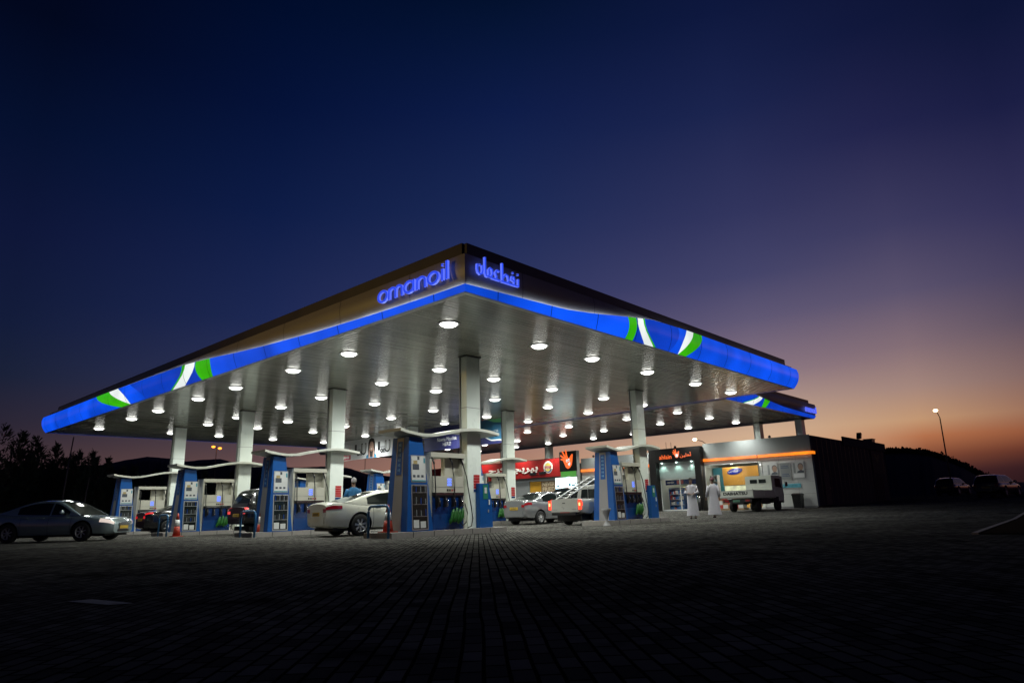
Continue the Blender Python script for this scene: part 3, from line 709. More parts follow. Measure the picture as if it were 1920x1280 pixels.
# tubular guard loops
def loop(x0, x1, y, label):
    t = thing('guard_loop', label, 'bollard', ((x0+x1)/2, y, 0), group='blue tubular guard loops')
    w = (x1-x0)/2; h = .86; r = .14
    pts = [(-w, 0, 0), (-w, 0, h-r)]+[(-w+r-r*math.cos(R(a)), 0, h-r+r*math.sin(R(a))) for a in (22, 45, 67, 90)]+[(w-r+r*math.sin(R(a)), 0, h-r+r*math.cos(R(a))) for a in (0, 22, 45, 67, 90)]+[(w, 0, 0)]
    m = MB(); m.tube(pts, .038, mat('loop_blue_paint', (.01, .09, .22), .35, 0, .2, 9), 8); m.cyl((-w, 0), .07, 0, .012, KERB, 12); m.cyl((w, 0), .07, 0, .012, KERB, 12); m.build('tube', t)
loop(-15.95, -15.05, 11.50, 'dark blue tubular guard loop beside the rear wheel of the white sedan')
loop(-23.30, -22.28, 11.45, 'blue tubular guard loop in front of the black four-wheel drive')
loop(-30.50, -29.62, 11.45, 'blue tubular guard loop in front of the black sedan, next to a cone')
def cone(x, y, z, label, h=.75):
    t = thing('traffic_cone', label, 'traffic cone', (x, y, z), group='orange traffic cones'); CO = mat('cone_orange', (.34, .03, .012), .5, 0, .1, 6)
    m = MB(); m.box(-.2, .2, -.2, .2, 0, .03, CO); m.build('base', t)
    m = MB(); m.lathe([(.15, .03), (.105, .33*h/.75)], (0, 0, 0), CO, 16); m.lathe([(.075, .54*h/.75), (.025, h)], (0, 0, 0), CO, 16); m.build('cone_body', t)
    m = MB(); m.lathe([(.107, .33*h/.75), (.077, .54*h/.75)], (0, 0, 0), WHITE, 16); m.build('white_band', t)
cone(-29.25, 11.7, 0, 'orange and white cone standing right of the guard loop by the black sedan', .92)
cone(-23.6, 12.35, 0, 'orange cone between the black four-wheel drive and a blue tower', .95)
cone(-15.66, 11.95, .15, 'orange cone on the nearest kerb island behind the guard loop')
cone(-38.8, 12.6, .0, 'small cone far left beyond the nose of the dark silver sedan')
# waste bin by the right-hand rear island
t = thing('waste_bin', 'small grey funnel shaped bin at the end of the kerb island by the pickup', 'bin', (-14.85, 21.35, 0))
m = MB(); m.lathe([(.16, 0), (.13, .03), (.05, .16), (.07, .3), (.14, .52), (.2, .62), (.17, .62), (.05, .35)], (0, 0, 0), GREYP, 18); m.build('funnel', t)

# ------------------------------------------------------------------ vehicles
def smooth(a, k=2):
    a = np.array(a, float)
    for _ in range(k):
        b_ = a.copy(); b_[1:-1] = .25*a[:-2]+.5*a[1:-1]+.25*a[2:]; a = b_
    return a
def make_car(name, label, cat, loc, az, p, paint, group=None):
    root = thing(name, label, cat, loc, -R(az), group)
    L, W, H = p['L'], p['W'], p['H']; yr, yf = -L/2, L/2; N = 72
    ya = np.linspace(yr, yf, N+1)
    I = lambda tb, k=2: smooth(np.interp(ya, [q[0] for q in tb], [q[1] for q in tb]), k)
    top, bot, plan = I(p['top']), I(p['bot']), I(p['plan'], 1)*W/2
    def section(i):
        ht, hb, w = top[i], bot[i], plan[i]; d = ht-hb
        return [(0, hb), (w*.80, hb), (w*.93, hb+.05), (w*.985, hb+.28*d), (w, hb+.52*d), (w*.985, hb+.74*d), (w*.955, hb+.88*d), (w*.90, ht-.018), (w*.80, ht), (w*.4, ht+.03), (0, ht+.04)]
    mb = MB(); rings_ = []
    for i in range(N+1):
        s = section(i); full = [(x, ya[i], z) for x, z in s]+[(-x, ya[i], z) for x, z in s[-2:0:-1]]
        rings_.append(full)
    mb.rings(rings_, paint)
    k2 = mb.mi(BLACK)
    body = mb.build('body', root, recalc=True)
    # wheel arches
    r = p.get('r', .33); ax = (p['ra'], p['fa'])
    cut = MB()
    for y in ax:
        for s in (-1, 1):
            n = 28; cx0, cx1 = s*(W/2-.30), s*(W/2+.2)
            rr = r+.065
            cut.rings([[(cx, y+rr*math.cos(2*PI*k/n), r+.01+rr*math.sin(2*PI*k/n)) for k in range(n)] for cx in (cx0, cx1)], BLACK, smooth=False)
    co = cut.build('cutter', recalc=True); co.parent = root
    bo = body.modifiers.new('b', 'BOOLEAN'); bo.object = co; bo.operation = 'DIFFERENCE'; bo.solver = 'EXACT'; bo.material_mode = 'TRANSFER'
    ev(body); bpy.data.objects.remove(co); body.data.set_sharp_from_angle(angle=R(38))
    # conforming skin patches (lamps, plates, seams)
    def pidx(y): return int(round((y-yr)/L*N))
    def patch(nm, y0, y1, l0, l1, side, mt, o=.007, parent=root):
        m = MB(); a, b_ = sorted((pidx(y0), pidx(y1)))
        for i in range(a, b_):
            for l in range(l0, l1):
                q = []
                for (ii, ll) in ((i, l), (i+1, l), (i+1, l+1), (i, l+1)):
                    s = section(ii)[ll]; q.append((side*(s[0]+o), ya[ii]+(o if y0 > 0 else -o)*.6, s[1]+o*.3))
                m.face(q if side > 0 else q[::-1], mt, True)
        return m.build(nm, parent)
    # greenhouse
    rf = p['roof']; g0, g1 = rf[0][0], rf[-1][0]; NG = 64
    yg = np.unique(np.concatenate([np.linspace(g0, g1, NG)]+[[q-.03, q+.03] for q in p.get('pillars', [])]))
    zg = smooth(np.interp(yg, [q[0] for q in rf], [q[1] for q in rf]), 3); tb = np.interp(yg, ya, top)-.012; wp = np.interp(yg, ya, plan)
    wr = W/2*p.get('wr', .66); yA, yC = p['ws'], p['rs']     # roof front edge, roof rear edge
    sw0, sw1 = p['side']
    B = {k: MB() for k in ('roof', 'windscreen', 'rear_window', 'side_window_l', 'side_window_r')}
    def gs(j):
        z0, z1 = tb[j], max(zg[j], tb[j]+.004); wb = wp[j]*.905
        def X(z): t_ = (z-tb[j])/(H-tb[j]); return wb-(wb-wr)*max(t_, 0)**1.25
        h = z1-z0; a = min(.035, h*.3); c = min(.075, h*.4)
        zz = [z0, z0+a, z0+a+(h-a-c)*.5, z1-c, z1-c*.35]
        pts = [(X(z), z) for z in zz]; xe = X(z1)-.035 if h > .1 else X(z1)*.97
        cr = .035*min(1, h/.3)
        return pts+[(xe, z1), (xe-.055, z1+cr*.3), (xe*.5, z1+cr*.8), (0, z1+cr)]
    for j in range(len(yg)-1):
        A_, B_ = gs(j), gs(j+1); ym = (yg[j]+yg[j+1])/2
        for l in range(len(A_)-1):
            key, mt = 'roof', paint
            if l in (1, 2) and sw0 < ym < sw1 and not any(abs(ym-q) < .03 for q in p.get('pillars', [])): key, mt = 'side_window', GLASS
            if l >= 6 and ym > yA: key, mt = 'windscreen', GLASS
            if l >= 6 and ym < yC: key, mt = 'rear_window', GLASS
            if key in ('windscreen', 'rear_window') and (zg[j]-tb[j]) < .03: key, mt = 'roof', BLACK
            for s in (1, -1):
                q = [(s*A_[l][0], yg[j], A_[l][1]), (s*B_[l][0], yg[j+1], B_[l][1]), (s*B_[l+1][0], yg[j+1], B_[l+1][1]), (s*A_[l+1][0], yg[j], A_[l+1][1])]
                kk = key if key != 'side_window' else ('side_window_r' if s > 0 else 'side_window_l')
                B[kk].face(q if s > 0 else q[::-1], mt, True)
    for ends, j in ((0, 0), (1, -1)):    # close upright ends (vans, pickup cabs)
        A_ = gs(range(len(yg))[j]); yv = yg[j]
        if A_[-1][1]-A_[0][1] > .15:
            poly = [(x, yv, z) for x, z in A_]+[(-x, yv, z) for x, z in A_[-2::-1]]
            B['roof'].face(poly, paint)
            sgn = -1 if ends == 0 else 1; zt = A_[5][1]-.10; zb_ = A_[0][1]+.06; xw = A_[3][0]-.13
            B['rear_window' if ends == 0 else 'windscreen'].face([(-xw*1.04, yv+sgn*.008, zb_), (xw*1.04, yv+sgn*.008, zb_), (xw*.94, yv+sgn*.008, zt), (-xw*.94, yv+sgn*.008, zt)], GLASS)
    for kk, m in B.items():
        if len(m.bm.faces) == 0: m.bm.free(); continue
        bmesh.ops.remove_doubles(m.bm, verts=m.bm.verts, dist=.0005)
        m.build('side_window' if kk.startswith('side') else kk, root)
    # lamps
    tl = p.get('tail', dict(d=.30, l0=5, l1=7)); TLM = p.get('tailmat') or mat('tail_lamp_red', (.30, .01, .015), .15, 0, .3, 30, coat=.6)
    for s in (1, -1):
        patch('tail_light', yr+.02, yr+tl['d'], tl['l0'], tl['l1'], s, TLM, .009)
        patch('headlight', yf-.42, yf-.03, 5, 7, s, p.get('headmat') or mat('headlamp_glass', (.45, .47, .48), .08, .4, .3, 25, coat=.8), .009)
    # ends
    zt_, zb_ = top[0], bot[0]; wR, wF = plan[0], plan[-1]
    m = MB(); m.box(-wR*.80, wR*.80, yr-.02, yr, zb_+.02, zb_+(zt_-zb_)*.40, paint if not p.get('steelb') else BLACK); m.build('rear_bumper', root)
    tw = wR*.28; zl = zb_+(zt_-zb_)*.72
    for s in (1, -1):
        m = MB(); m.box(min(s*(wR*.98), s*(wR-tw)), max(s*(wR*.98), s*(wR-tw)), yr-.018, yr+.03, zl-.055, zl+.06, TLM); m.build('tail_light', root)
    PL = p.get('plate', mat('yellow_plate', (.55, .36, .04), .5, 0, .15, 30)); zp = p.get('zp', zl-.10)
    m = MB(); m.box(-.24, .24, yr-.03, yr-.015, zp-.06, zp+.06, PL)
    for q in range(5): m.box(-.17+q*.075, -.13+q*.075, yr-.033, yr-.03, zp-.03, zp+.03, BLACK)
    m.build('number_plate', root)
    zt_, zb_ = top[-1], bot[-1]
    m = MB(); m.box(-wF*.50, wF*.50, yf, yf+.02, zb_+(zt_-zb_)*.62, zb_+(zt_-zb_)*.92, BLACK)
    for q in range(4): z = zb_+(zt_-zb_)*(.66+.07*q); m.box(-wF*.49, wF*.49, yf+.02, yf+.032, z, z+.015, CHROME)
    m.box(-wF*.55, wF*.55, yf, yf+.025, zb_+(zt_-zb_)*.10, zb_+(zt_-zb_)*.30, BLACK); m.build('grille', root)
    m = MB(); m.box(-.24, .24, yf+.025, yf+.04, zb_+(zt_-zb_)*.36, zb_+(zt_-zb_)*.36+.11, PL); m.build('number_plate', root)
    # doors: seams and handles, mirrors, sill
    m = MB()
    for y in p.get('seams', []):
        for l in range(2, 8):
            i = pidx(y); a = section(i)[l]; b_ = section(i)[l+1] if l < 7 else section(i)[l]
            for s in (1, -1): m.face([(s*(a[0]+.002), y-.006, a[1]), (s*(a[0]+.002), y+.006, a[1]), (s*(b_[0]+.002), y+.006, b_[1]+1e-4), (s*(b_[0]+.002), y-.006, b_[1]+1e-4)], BLACK)
    if p.get('seams'): m.build('door_seams', root)
    else: m.bm.free()
    for y in p.get('handles', []):
        i = pidx(y); a = section(i)[6]
        for s in (1, -1):
            m = MB(); m.tube([(s*(a[0]+.012), y-.09, a[1]), (s*(a[0]+.04), y-.05, a[1]), (s*(a[0]+.04), y+.05, a[1]), (s*(a[0]+.012), y+.09, a[1])], .014, p.get('handlemat', paint), 6); m.build('door_handle', root)
    ym = p.get('mirror', yA+.55)
    for s in (1, -1):
        i = pidx(ym); xw = plan[i]*.9
        m = MB(); m.lathe([(.02, 0), (.09, .02), (.11, .07), (.08, .13), (.02, .15)], (s*(xw+.13), ym, top[i]+.04), paint, 12, 1.1, .6)
        m.tube([(s*(xw-.05), ym, top[i]+.02), (s*(xw+.1), ym, top[i]+.07)], .025, BLACK, 6); m.build('wing_mirror', root)
    m = MB(); m.box(-W/2*.72, W/2*.72, yr+.25, yf-.25, .17, bot[N//2]+.06, RUBBER); m.build('underbody', root)
    # wheels
    def wheel(s, y):
        m = MB(); x = s*(W/2-.105); w2 = .10
        prof_ = [(r*.62, -w2), (r*.9, -w2), (r*.985, -w2*.8), (r, -w2*.4), (r, w2*.4), (r*.985, w2*.8), (r*.9, w2), (r*.62, w2)]
        m.rings([[(x+xx, y+q*math.cos(2*PI*k/28), r+q*math.sin(2*PI*k/28)) for k in range(28)] for q, xx in prof_], RUBBER, cap=False)
        wo = m.build('wheel', root)
        m = MB(); xo = x+s*w2*.72
        m.rings([[(xo-s*d, y+q*math.cos(2*PI*k/28), r+q*math.sin(2*PI*k/28)) for k in range(28)] for q, d in ((r*.68, 0), (r*.66, -.006), (r*.60, 0), (r*.58, .06))], RIM, cap=False)
        m.rings([[(xo-s*.062, y+q*math.cos(2*PI*k/20), r+q*math.sin(2*PI*k/20)) for k in range(20)] for q in (r*.62, .001)], BLACK, cap=False, smooth=False)
        ns = p.get('spokes', 5)
        for k in range(ns):
            a = 2*PI*k/ns+.3; ca, sa = math.cos(a), math.sin(a); w_ = p.get('sw', .042)
            pr = [(.03, w_*.8), (r*.62, w_)]
            pts = [(xo+s*0, y+q*ca-v*sa, r+q*sa+v*ca) for q, v in ((.02, -w_*.5), (r*.62, -w_), (r*.62, w_), (.02, w_*.5))]
            m.face(pts if s > 0 else pts[::-1], RIM)
            for e0, e1 in ((0, 1), (3, 2)):
                A_, B_ = pts[e0], pts[e1]; m.face([A_, B_, (B_[0]-s*.04, B_[1], B_[2]), (A_[0]-s*.04, A_[1], A_[2])], RIM)
        m.rings([[(xo+s*dd, y+q*math.cos(2*PI*k/12), r+q*math.sin(2*PI*k/12)) for k in range(12)] for q, dd in ((.055, -.01), (.05, .012), (.002, .014))], RIM, cap=False)
        m.build('rim', wo)
    for y in ax:
        for s in (1, -1): wheel(s, y)
    return root
def carpaint(nm, c, met=.3, rough=.28): return mat(nm, c, rough, met, .04, 2, coat=.9)
def sedan(L=4.8, W=1.82, H=1.47, wb=2.78, fo=.95, belt=.93, **k):
    yf = L/2; fa = yf-fo; ra = fa-wb; yr = -L/2
    p = dict(L=L, W=W, H=H, fa=fa, ra=ra, r=.335,
        top=[(yr, belt+.06), (yr+.12, belt+.13), (yr+.6, belt+.12), (yr+1.1, belt+.05), (0, belt), (fa-.45, belt), (fa, belt-.04), (yf-.3, belt-.12), (yf-.1, belt-.17), (yf, belt-.26)],
        bot=[(yr, .34), (yr+.15, .27), (ra+.5, .20), (fa-.5, .20), (yf-.2, .22), (yf, .27)],
        plan=[(yr, .76), (yr+.08, .85), (yr+.3, .94), (yr+.7, .985), (ra+.6, 1.), (fa-.3, 1.), (yf-.6, .97), (yf-.25, .88), (yf-.08, .74), (yf, .62)],
        roof=[(yr+.55, belt+.11), (ra+.35, H-.13), (ra+.75, H-.03), (ra+1.15, H), (fa-1.25, H-.02), (fa-1.0, H-.08), (fa-.15, belt+.0)],
        ws=fa-1.2, rs=ra+.55, side=(ra+.25, fa-.55), pillars=[(ra+fa)/2+.12], seams=[(ra+fa)/2+.12, fa-.42, ra+.45], handles=[(ra+fa)/2-.12, ra+.62], mirror=fa-.75)
    p.update(k); return p
def suv(L=4.7, W=1.85, H=1.78, wb=2.7, fo=.9, belt=1.08, **k):
    p = sedan(L, W, H, wb, fo, belt); yf = L/2; fa, ra, yr = p['fa'], p['ra'], -L/2
    p.update(r=.37, top=[(yr, belt-.04), (yr+.15, belt), (0, belt), (fa-.4, belt), (fa, belt-.04), (yf-.3, belt-.12), (yf, belt-.26)],
        bot=[(yr, .42), (ra+.5, .27), (fa-.5, .27), (yf, .36)],
        roof=[(yr+.10, belt), (yr+.30, H-.20), (yr+.45, H-.06), (yr+.9, H), (fa-1.3, H-.02), (fa-1.05, H-.08), (fa-.35, belt)],
        plan=[(yr, .86), (yr+.1, .93), (yr+.4, .98), (ra+.6, 1.), (fa-.3, 1.), (yf-.5, .97), (yf-.2, .88), (yf, .70)],
        ws=fa-1.2, rs=yr+.48, side=(yr+.4, fa-.6), pillars=[(ra+fa)/2+.1, ra+.2], tail=dict(d=.16, l0=6, l1=8))
    p.update(k); return p
pearl = carpaint('pearl_white_paint', (.74, .74, .65), .05)
silver = carpaint('silver_paint', (.36, .37, .38), .6, .2)
dsilver = carpaint('grey_blue_paint', (.27, .34, .36), .45, .22)
blackp = carpaint('black_car_paint', (.008, .008, .010), .1, .2)
white_pick = carpaint('white_pickup_paint', (.38, .38, .36), .1)
h0 = mat('dim_headlamp', (.4, .4, .4), .1, .4, .3, 30, coat=.8, emit=(1., .82, .72), es=.7)
az = 51.; hx, hy = math.sin(R(az)), math.cos(R(az))
cx_, cy_ = (-28.32-30.48)/2, (8.25+6.51)/2
p = sedan(4.82, 1.82, 1.46, 2.78, 1.0, .92, spokes=7, sw=.02, headmat=h0)
off = (p['fa']+p['ra'])/2
make_car('silver_sedan', 'dark grey silver sedan at the far left facing right with a glowing headlight', 'car', (cx_-hy*.80-hx*(off+.25), cy_+hx*.80-hy*(off+.25), 0), az, p, dsilver)
p = sedan(4.85, 1.80, 1.42, 2.8, .95, .91, spokes=7, sw=.035, handlemat=CHROME, tail=dict(d=.45, l0=5, l1=6))
a8 = 7.; wx, wy = -18.5, 13.05     # rear right wheel
s8, c8 = math.sin(R(a8)), math.cos(R(a8))
make_car('white_sedan', 'pearl white sedan seen from behind, refuelling at the nearest island', 'car', (wx-c8*.88-s8*p['ra'], wy+s8*.88-c8*p['ra'], 0), a8, p, pearl)
make_car('black_sedan', 'black sedan with red tail light behind the guard loop and cone', 'car', (-35.2, 12.4+2.3, 0), 3, sedan(4.6, 1.78, 1.45, 2.65, spokes=6, sw=.025, tailmat=mat('lit_tail_lamp', (.4, .01, .01), .2, 0, .2, 20, emit=(1, .03, .04), es=.45), tail=dict(d=.30, l0=6, l1=7)), blackp)
make_car('black_suv', 'black four-wheel drive with bright red tail light between two blue towers', 'car', (-27.0, 13.1+2.35, 0), 2, suv(4.7, 1.86, 1.80, tailmat=mat('lit_tail_lamp_small', (.5, .02, .02), .2, 0, .6, 20, emit=(1, .10, .10), es=.7)), blackp)
make_car('small_silver_sedan', 'light silver compact sedan seen from behind, beside the white pickup', 'car', (-21.25, 23.3+2.15, 0), 0, sedan(4.3, 1.69, 1.46, 2.55, .85, .95, r=.30, spokes=8, sw=.03, tail=dict(d=.36, l0=5, l1=6)), silver)
make_car('dark_minivan', 'dark vehicle half hidden behind the compact silver sedan', 'car', (-25.0, 33.6, .10), 0, suv(4.6, 1.8, 1.75), blackp)
make_car('parked_hatchback', 'dark parked car below the hill, left one of the two at the far right', 'car', (-12.5, 72, .86), 8, suv(4.3, 1.75, 1.5, 2.6, .85, .95), carpaint('dark_paint', (.03, .03, .04)))
make_car('parked_saloon', 'dark parked car at the right edge, larger than its neighbour', 'car', (-7.7, 60, .60), 10, suv(4.5, 1.8, 1.55, 2.6, .85, .98), carpaint('dark_blue_paint', (.03, .035, .05)))
# pickup
litr = mat('lit_brake_lamp', (.5, .02, .01), .2, 0, .2, 20, emit=(1., .05, .02), es=2.2); litc = glow('brake_core', (1., .45, .15), 3., 0)
L, W = 4.9, 1.70; yr = -L/2
pk_ = dict(L=L, W=W, H=1.62, ra=yr+1.15, fa=yr+1.15+2.95, r=.35, top=[(yr, 1.02), (yr+1.7, 1.02), (.6, 1.02), (1.5, .98), (2.2, .86), (L/2, .74)],
    bot=[(yr, .50), (yr+.4, .42), (0, .34), (1.5, .34), (L/2, .38)], plan=[(yr, .95), (yr+.05, .985), (0, 1.), (1.6, 1.), (2.2, .93), (L/2, .78)],
    roof=[(-.62, 1.54), (-.5, 1.60), (.2, 1.62), (.35, 1.60), (1.1, 1.0)], ws=.25, rs=-9, side=(-.45, .75), pillars=[], seams=[.1, .95], handles=[.3], mirror=.75,
    tail=dict(d=.10, l0=4, l1=8), tailmat=litr, steelb=True, plate=mat('red_plate', (.45, .05, .04), .5, 0, .2, 20), zp=.47, spokes=6, wr=.72)
pick = make_car('pickup_truck', 'white pickup truck with lit red brake lights and a ladder in its bed', 'pickup', (-17.32, 22.05+L/2, 0), 0, pk_, white_pick)
m = MB(); m.box(-.68, .68, yr-.045, yr-.021, .53, 1.01, white_pick); m.build('tailgate', pick)
m = MB(); m.box(-.10, .04, yr-.056, yr-.046, .86, .89, BLACK); m.build('tailgate_handle', pick)
m = MB(); m.marks((-.48, yr-.048, .62), (1, 0, 0), (0, 0, 1), .04, GREYP, .2, 6); m.marks((.48, yr-.048, .62), (1, 0, 0), (0, 0, 1), .04, GREYP, .2, 5); m.build('tailgate_lettering', pick)
for s in (-1, 1):
    m = MB(); m.box(s*.765-.06, s*.765+.06, yr-.05, yr+.02, .62, .98, litr); m.box(s*.765-.035, s*.765+.035, yr-.058, yr-.051, .76, .88, litc); m.build('brake_light', pick)
m = MB(); m.box(-.6, .6, yr-.12, yr-.02, .40, .50, BLACK); m.build('step_bumper', pick)
m = MB()
for s in (-.66, .66): m.tube([(s, -1.0, 1.02), (s, -.85, 1.72)], .02, BLACK, 6)
m.tube([(-.66, -.85, 1.72), (.66, -.85, 1.72)], .02, BLACK, 6); m.tube([(0, -.85, 1.72), (0, -.85, 1.05)], .012, ALU, 6); m.build('rack_bar', pick)
cg = MB(); CGM = mat('stacked_cargo', (.09, .065, .05), .8, 0, .6, 5)
for (a, b_, z0, z1) in ((-.72, -.30, 1.0, 1.44), (-.28, .12, 1.0, 1.52), (.14, .68, 1.0, 1.40)): cg.box(a, b_, 24.4-22.05-L/2-.1, 24.9-22.05-L/2, z0-.3, z1, CGM)
o = cg.build('cargo_boxes', None, (-17.32, 22.05+L/2, 0)); tag(o, 'brown boxes of cargo stacked in the pickup bed against the cab', 'boxes')
t = thing('ladder', 'aluminium ladder leaning out of the pickup bed up to the cab roof', 'ladder', (-17.32, 22.05, 0))
m = MB()
for s in (-.42, .02): m.tube([(s-.05, .02, 1.03), (s+.32, 1.95, 1.95)], .028, WHITE, 6)
m.build('rail', t)
m = MB()
for q in range(8): a = .08+q*.12; m.tube([(-.47+.37*a, .02+1.93*a, 1.03+.92*a), (-.03+.37*a, .02+1.93*a, 1.03+.92*a)], .016, ALU, 6)
m.build('rungs', t)

# flatbed truck
TZ = gz(0, 37.5)
t = thing('flatbed_truck', 'small white flatbed truck parked nose-in at the shop window', 'truck', (-16.70, 36.6, TZ), R(-3))
tp = mat('truck_cream_paint', (.50, .52, .46), .4, 0, .08, 3); tdk = mat('truck_underframe', (.02, .02, .02), .7)
m = MB(); m.box(-.98, .98, 0, 2.75, .74, .80, tp); m.build('bed_floor', t)
m = MB(); m.box(-.98, .98, -.035, 0, .76, 1.16, tp); m.box(-.98, .98, -.042, -.036, .78, .81, GREYP); m.box(-.98, .98, -.042, -.036, 1.12, 1.15, GREYP)
m.build('tailgate', t)
m = MB(); m.text('DAIHATSU', (-.02, -.038, 1.0), (1, 0, 0), (0, 0, 1), .17, mat('black_lettering', (.01, .012, .01), .5), .004, width=1.45, bold=.05); m.build('tailgate_lettering', t)
for s in (-1, 1):
    m = MB(); m.box(s*.98-.02, s*.98+.02, 0, 2.75, .80, 1.16, tp); m.build('side_board', t)
    for y in (.0, 1.35, 2.7):
        m = MB(); m.box(s*.995-.015, s*.995+.02, y-.03, y+.03, .74, 1.24 if y < .1 else 1.18, tp); m.build('stake', t)
m = MB(); m.box(-.80, .80, 2.82, 4.25, .80, 1.96, tp); m.box(-.78, .78, 2.86, 4.0, 1.96, 2.0, tp)
m.prism([(4.25, .55), (4.32, .95), (4.05, 1.93), (3.6, 1.93), (3.6, .55)], lambda u, w: (-.79, u, w), (1.58, 0, 0), tp); m.build('cab', t)
m = MB(); m.box(-.5, -.06, 2.80, 2.815, 1.58, 1.80, GLASS); m.box(.04, .48, 2.80, 2.815, 1.58, 1.80, GLASS); m.build('rear_window', t)
for s in (-1, 1):
    m = MB(); m.prism([(3.25, 1.35), (4.1, 1.30), (3.92, 1.82), (3.25, 1.84)], lambda u, w: (s*.803, u, w), (s*.006, 0, 0), GLASS); m.build('side_window', t)
    m = MB(); m.tube([(s*.80, 4.15, 1.25), (s*.98, 4.35, 1.35), (s*.98, 4.35, 1.55)], .015, BLACK, 6); m.box(s*.98-.07, s*.98+.07, 4.32, 4.36, 1.38, 1.62, CHROME); m.build('wing_mirror', t)
    m = MB(); m.box(s*.62-.12, s*.62+.12, .04, .06, .56, .66, mat('tail_lamp_red', (.3, .01, .01))); m.build('tail_light', t)
m = MB(); m.box(-.35, .35, .1, 4.1, .45, .72, tdk); m.box(-.85, .85, .08, .14, .52, .70, tdk); m.box(-.9, -.4, 1.2, 2.2, .4, .7, tdk); m.box(.4, .9, 1.2, 2.2, .4, .7, tdk); m.box(-.78, .78, 2.9, 4.25, .45, .80, tdk); m.build('chassis', t)
m = MB(); m.box(-.25, .15, .06, .075, .54, .66, mat('green_plate', (.10, .25, .16), .5)); m.build('number_plate', t)
for y in (.95, 3.45):
    for s in (-1, 1):
        m = MB(); m.rings([[(s*.72+xx, y+q*math.cos(2*PI*k/24), .30+q*math.sin(2*PI*k/24)) for k in range(24)] for q, xx in ((.16, -.11), (.28, -.11), (.30, -.07), (.30, .07), (.28, .11), (.16, .11))], RUBBER, cap=True); m.build('wheel', t)

# ------------------------------------------------------------------ shop
SY = 43.
t = thing('shop_building', 'long grey and white filling station shop with an orange light strip', 'shop', (0, 0, 0))
def pnl(mb, x0, x1, z0, z1, y, m, th=.12): mb.box(x0, x1, y, y+th, z0, z1, m)
# parapet, wall bands
m = MB(); pnl(m, -32.0, -25.62, 3.62, 4.42, SY, GREYW); m.build('parapet', t); m = MB(); pnl(m, -21.66, -14.55, 3.68, 4.68, SY, GREYW)
for x in np.arange(-20.6, -14.8, 1.9): m.box(x, x+.012, SY-.003, SY, 3.69, 4.67, GREYP)
m.build('parapet', t)
m = MB(); pnl(m, -17.70, -14.55, .42, 3.47, SY+.02, WALLP); pnl(m, -21.66, -17.70, 3.28, 3.47, SY+.02, WALLP)
for z in (1.15, 1.85, 2.6, 3.25): m.box(-17.65, -14.60, SY+.016, SY+.02, z, z+.012, GREYP)
for x in (-16.6, -15.55): m.box(x, x+.012, SY+.0165, SY+.02, .45, 3.45, GREYP)
pnl(m, -32.0, -25.62, 3.0, 3.38, SY+.02, WALLP); pnl(m, -32.0, -31.6, .42, 3.0, SY+.02, WALLP); pnl(m, -32., -25.62, .30, .8, SY+.02, WALLP)
m.box(-32.0, -14.55, SY-.0, SY+.1, .18, .42, GREYP); m.build('front_wall', t)
m = MB(); m.box(-21.66, -14.50, SY-.10, SY, 3.49, 3.67, ORANGE); m.box(-14.55, -14.42, SY-.10, SY+.35, 3.49, 3.67, ORANGE); m.box(-32.0, -25.62, SY-.10, SY, 3.39, 3.60, ORANGE); m.box(-17.92, -17.86, SY-.104, SY-.1, 3.49, 3.67, BLACK)
m.build('orange_light_strip', t)
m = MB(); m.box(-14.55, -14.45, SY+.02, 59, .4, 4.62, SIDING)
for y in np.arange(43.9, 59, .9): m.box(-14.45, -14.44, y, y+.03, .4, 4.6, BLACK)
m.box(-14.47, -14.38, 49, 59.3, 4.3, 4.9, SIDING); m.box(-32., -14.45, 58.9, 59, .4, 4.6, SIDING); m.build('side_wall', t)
m = MB(); m.box(-32, -14.6, SY+.12, 58.9, 3.95, 4.05, CANOPYTOP); m.box(-19.9, -18.7, 50, 51.5, 4.05, 4.9, GREYW); m.build('roof', t)
m = MB(); m.box(-14.44, -14.42, 44.3, 45.3, .45, 2.55, mat('side_door_paint', (.05, .025, .03), .8)); m.box(-14.42, -14.38, 45.15, 45.2, 1.35, 1.5, CHROME); m.build('side_door', t)
m = MB(); m.box(-14.44, -14.40, 55.2, 58., 2.6, 4.2, mat('faded_brown_poster', (.05, .03, .03), .9)); m.prism([(55.8, 4.0), (56.6, 3.3), (57.4, 4.0), (56.9, 4.0), (56.6, 3.7), (56.3, 4.0)], lambda u, w: (-14.40, u, w), (.01, 0, 0), mat('gold_print', (.10, .07, .02), .8)); m.build('side_poster', t)
m = MB(); 
for i in range(6): m.box(-14.44, -14.42, 55.1+i*.45, 55.4+i*.45, .5, 2.3, mat('shutter_brown', (.04, .022, .025), .9))
m.build('shutter', t)
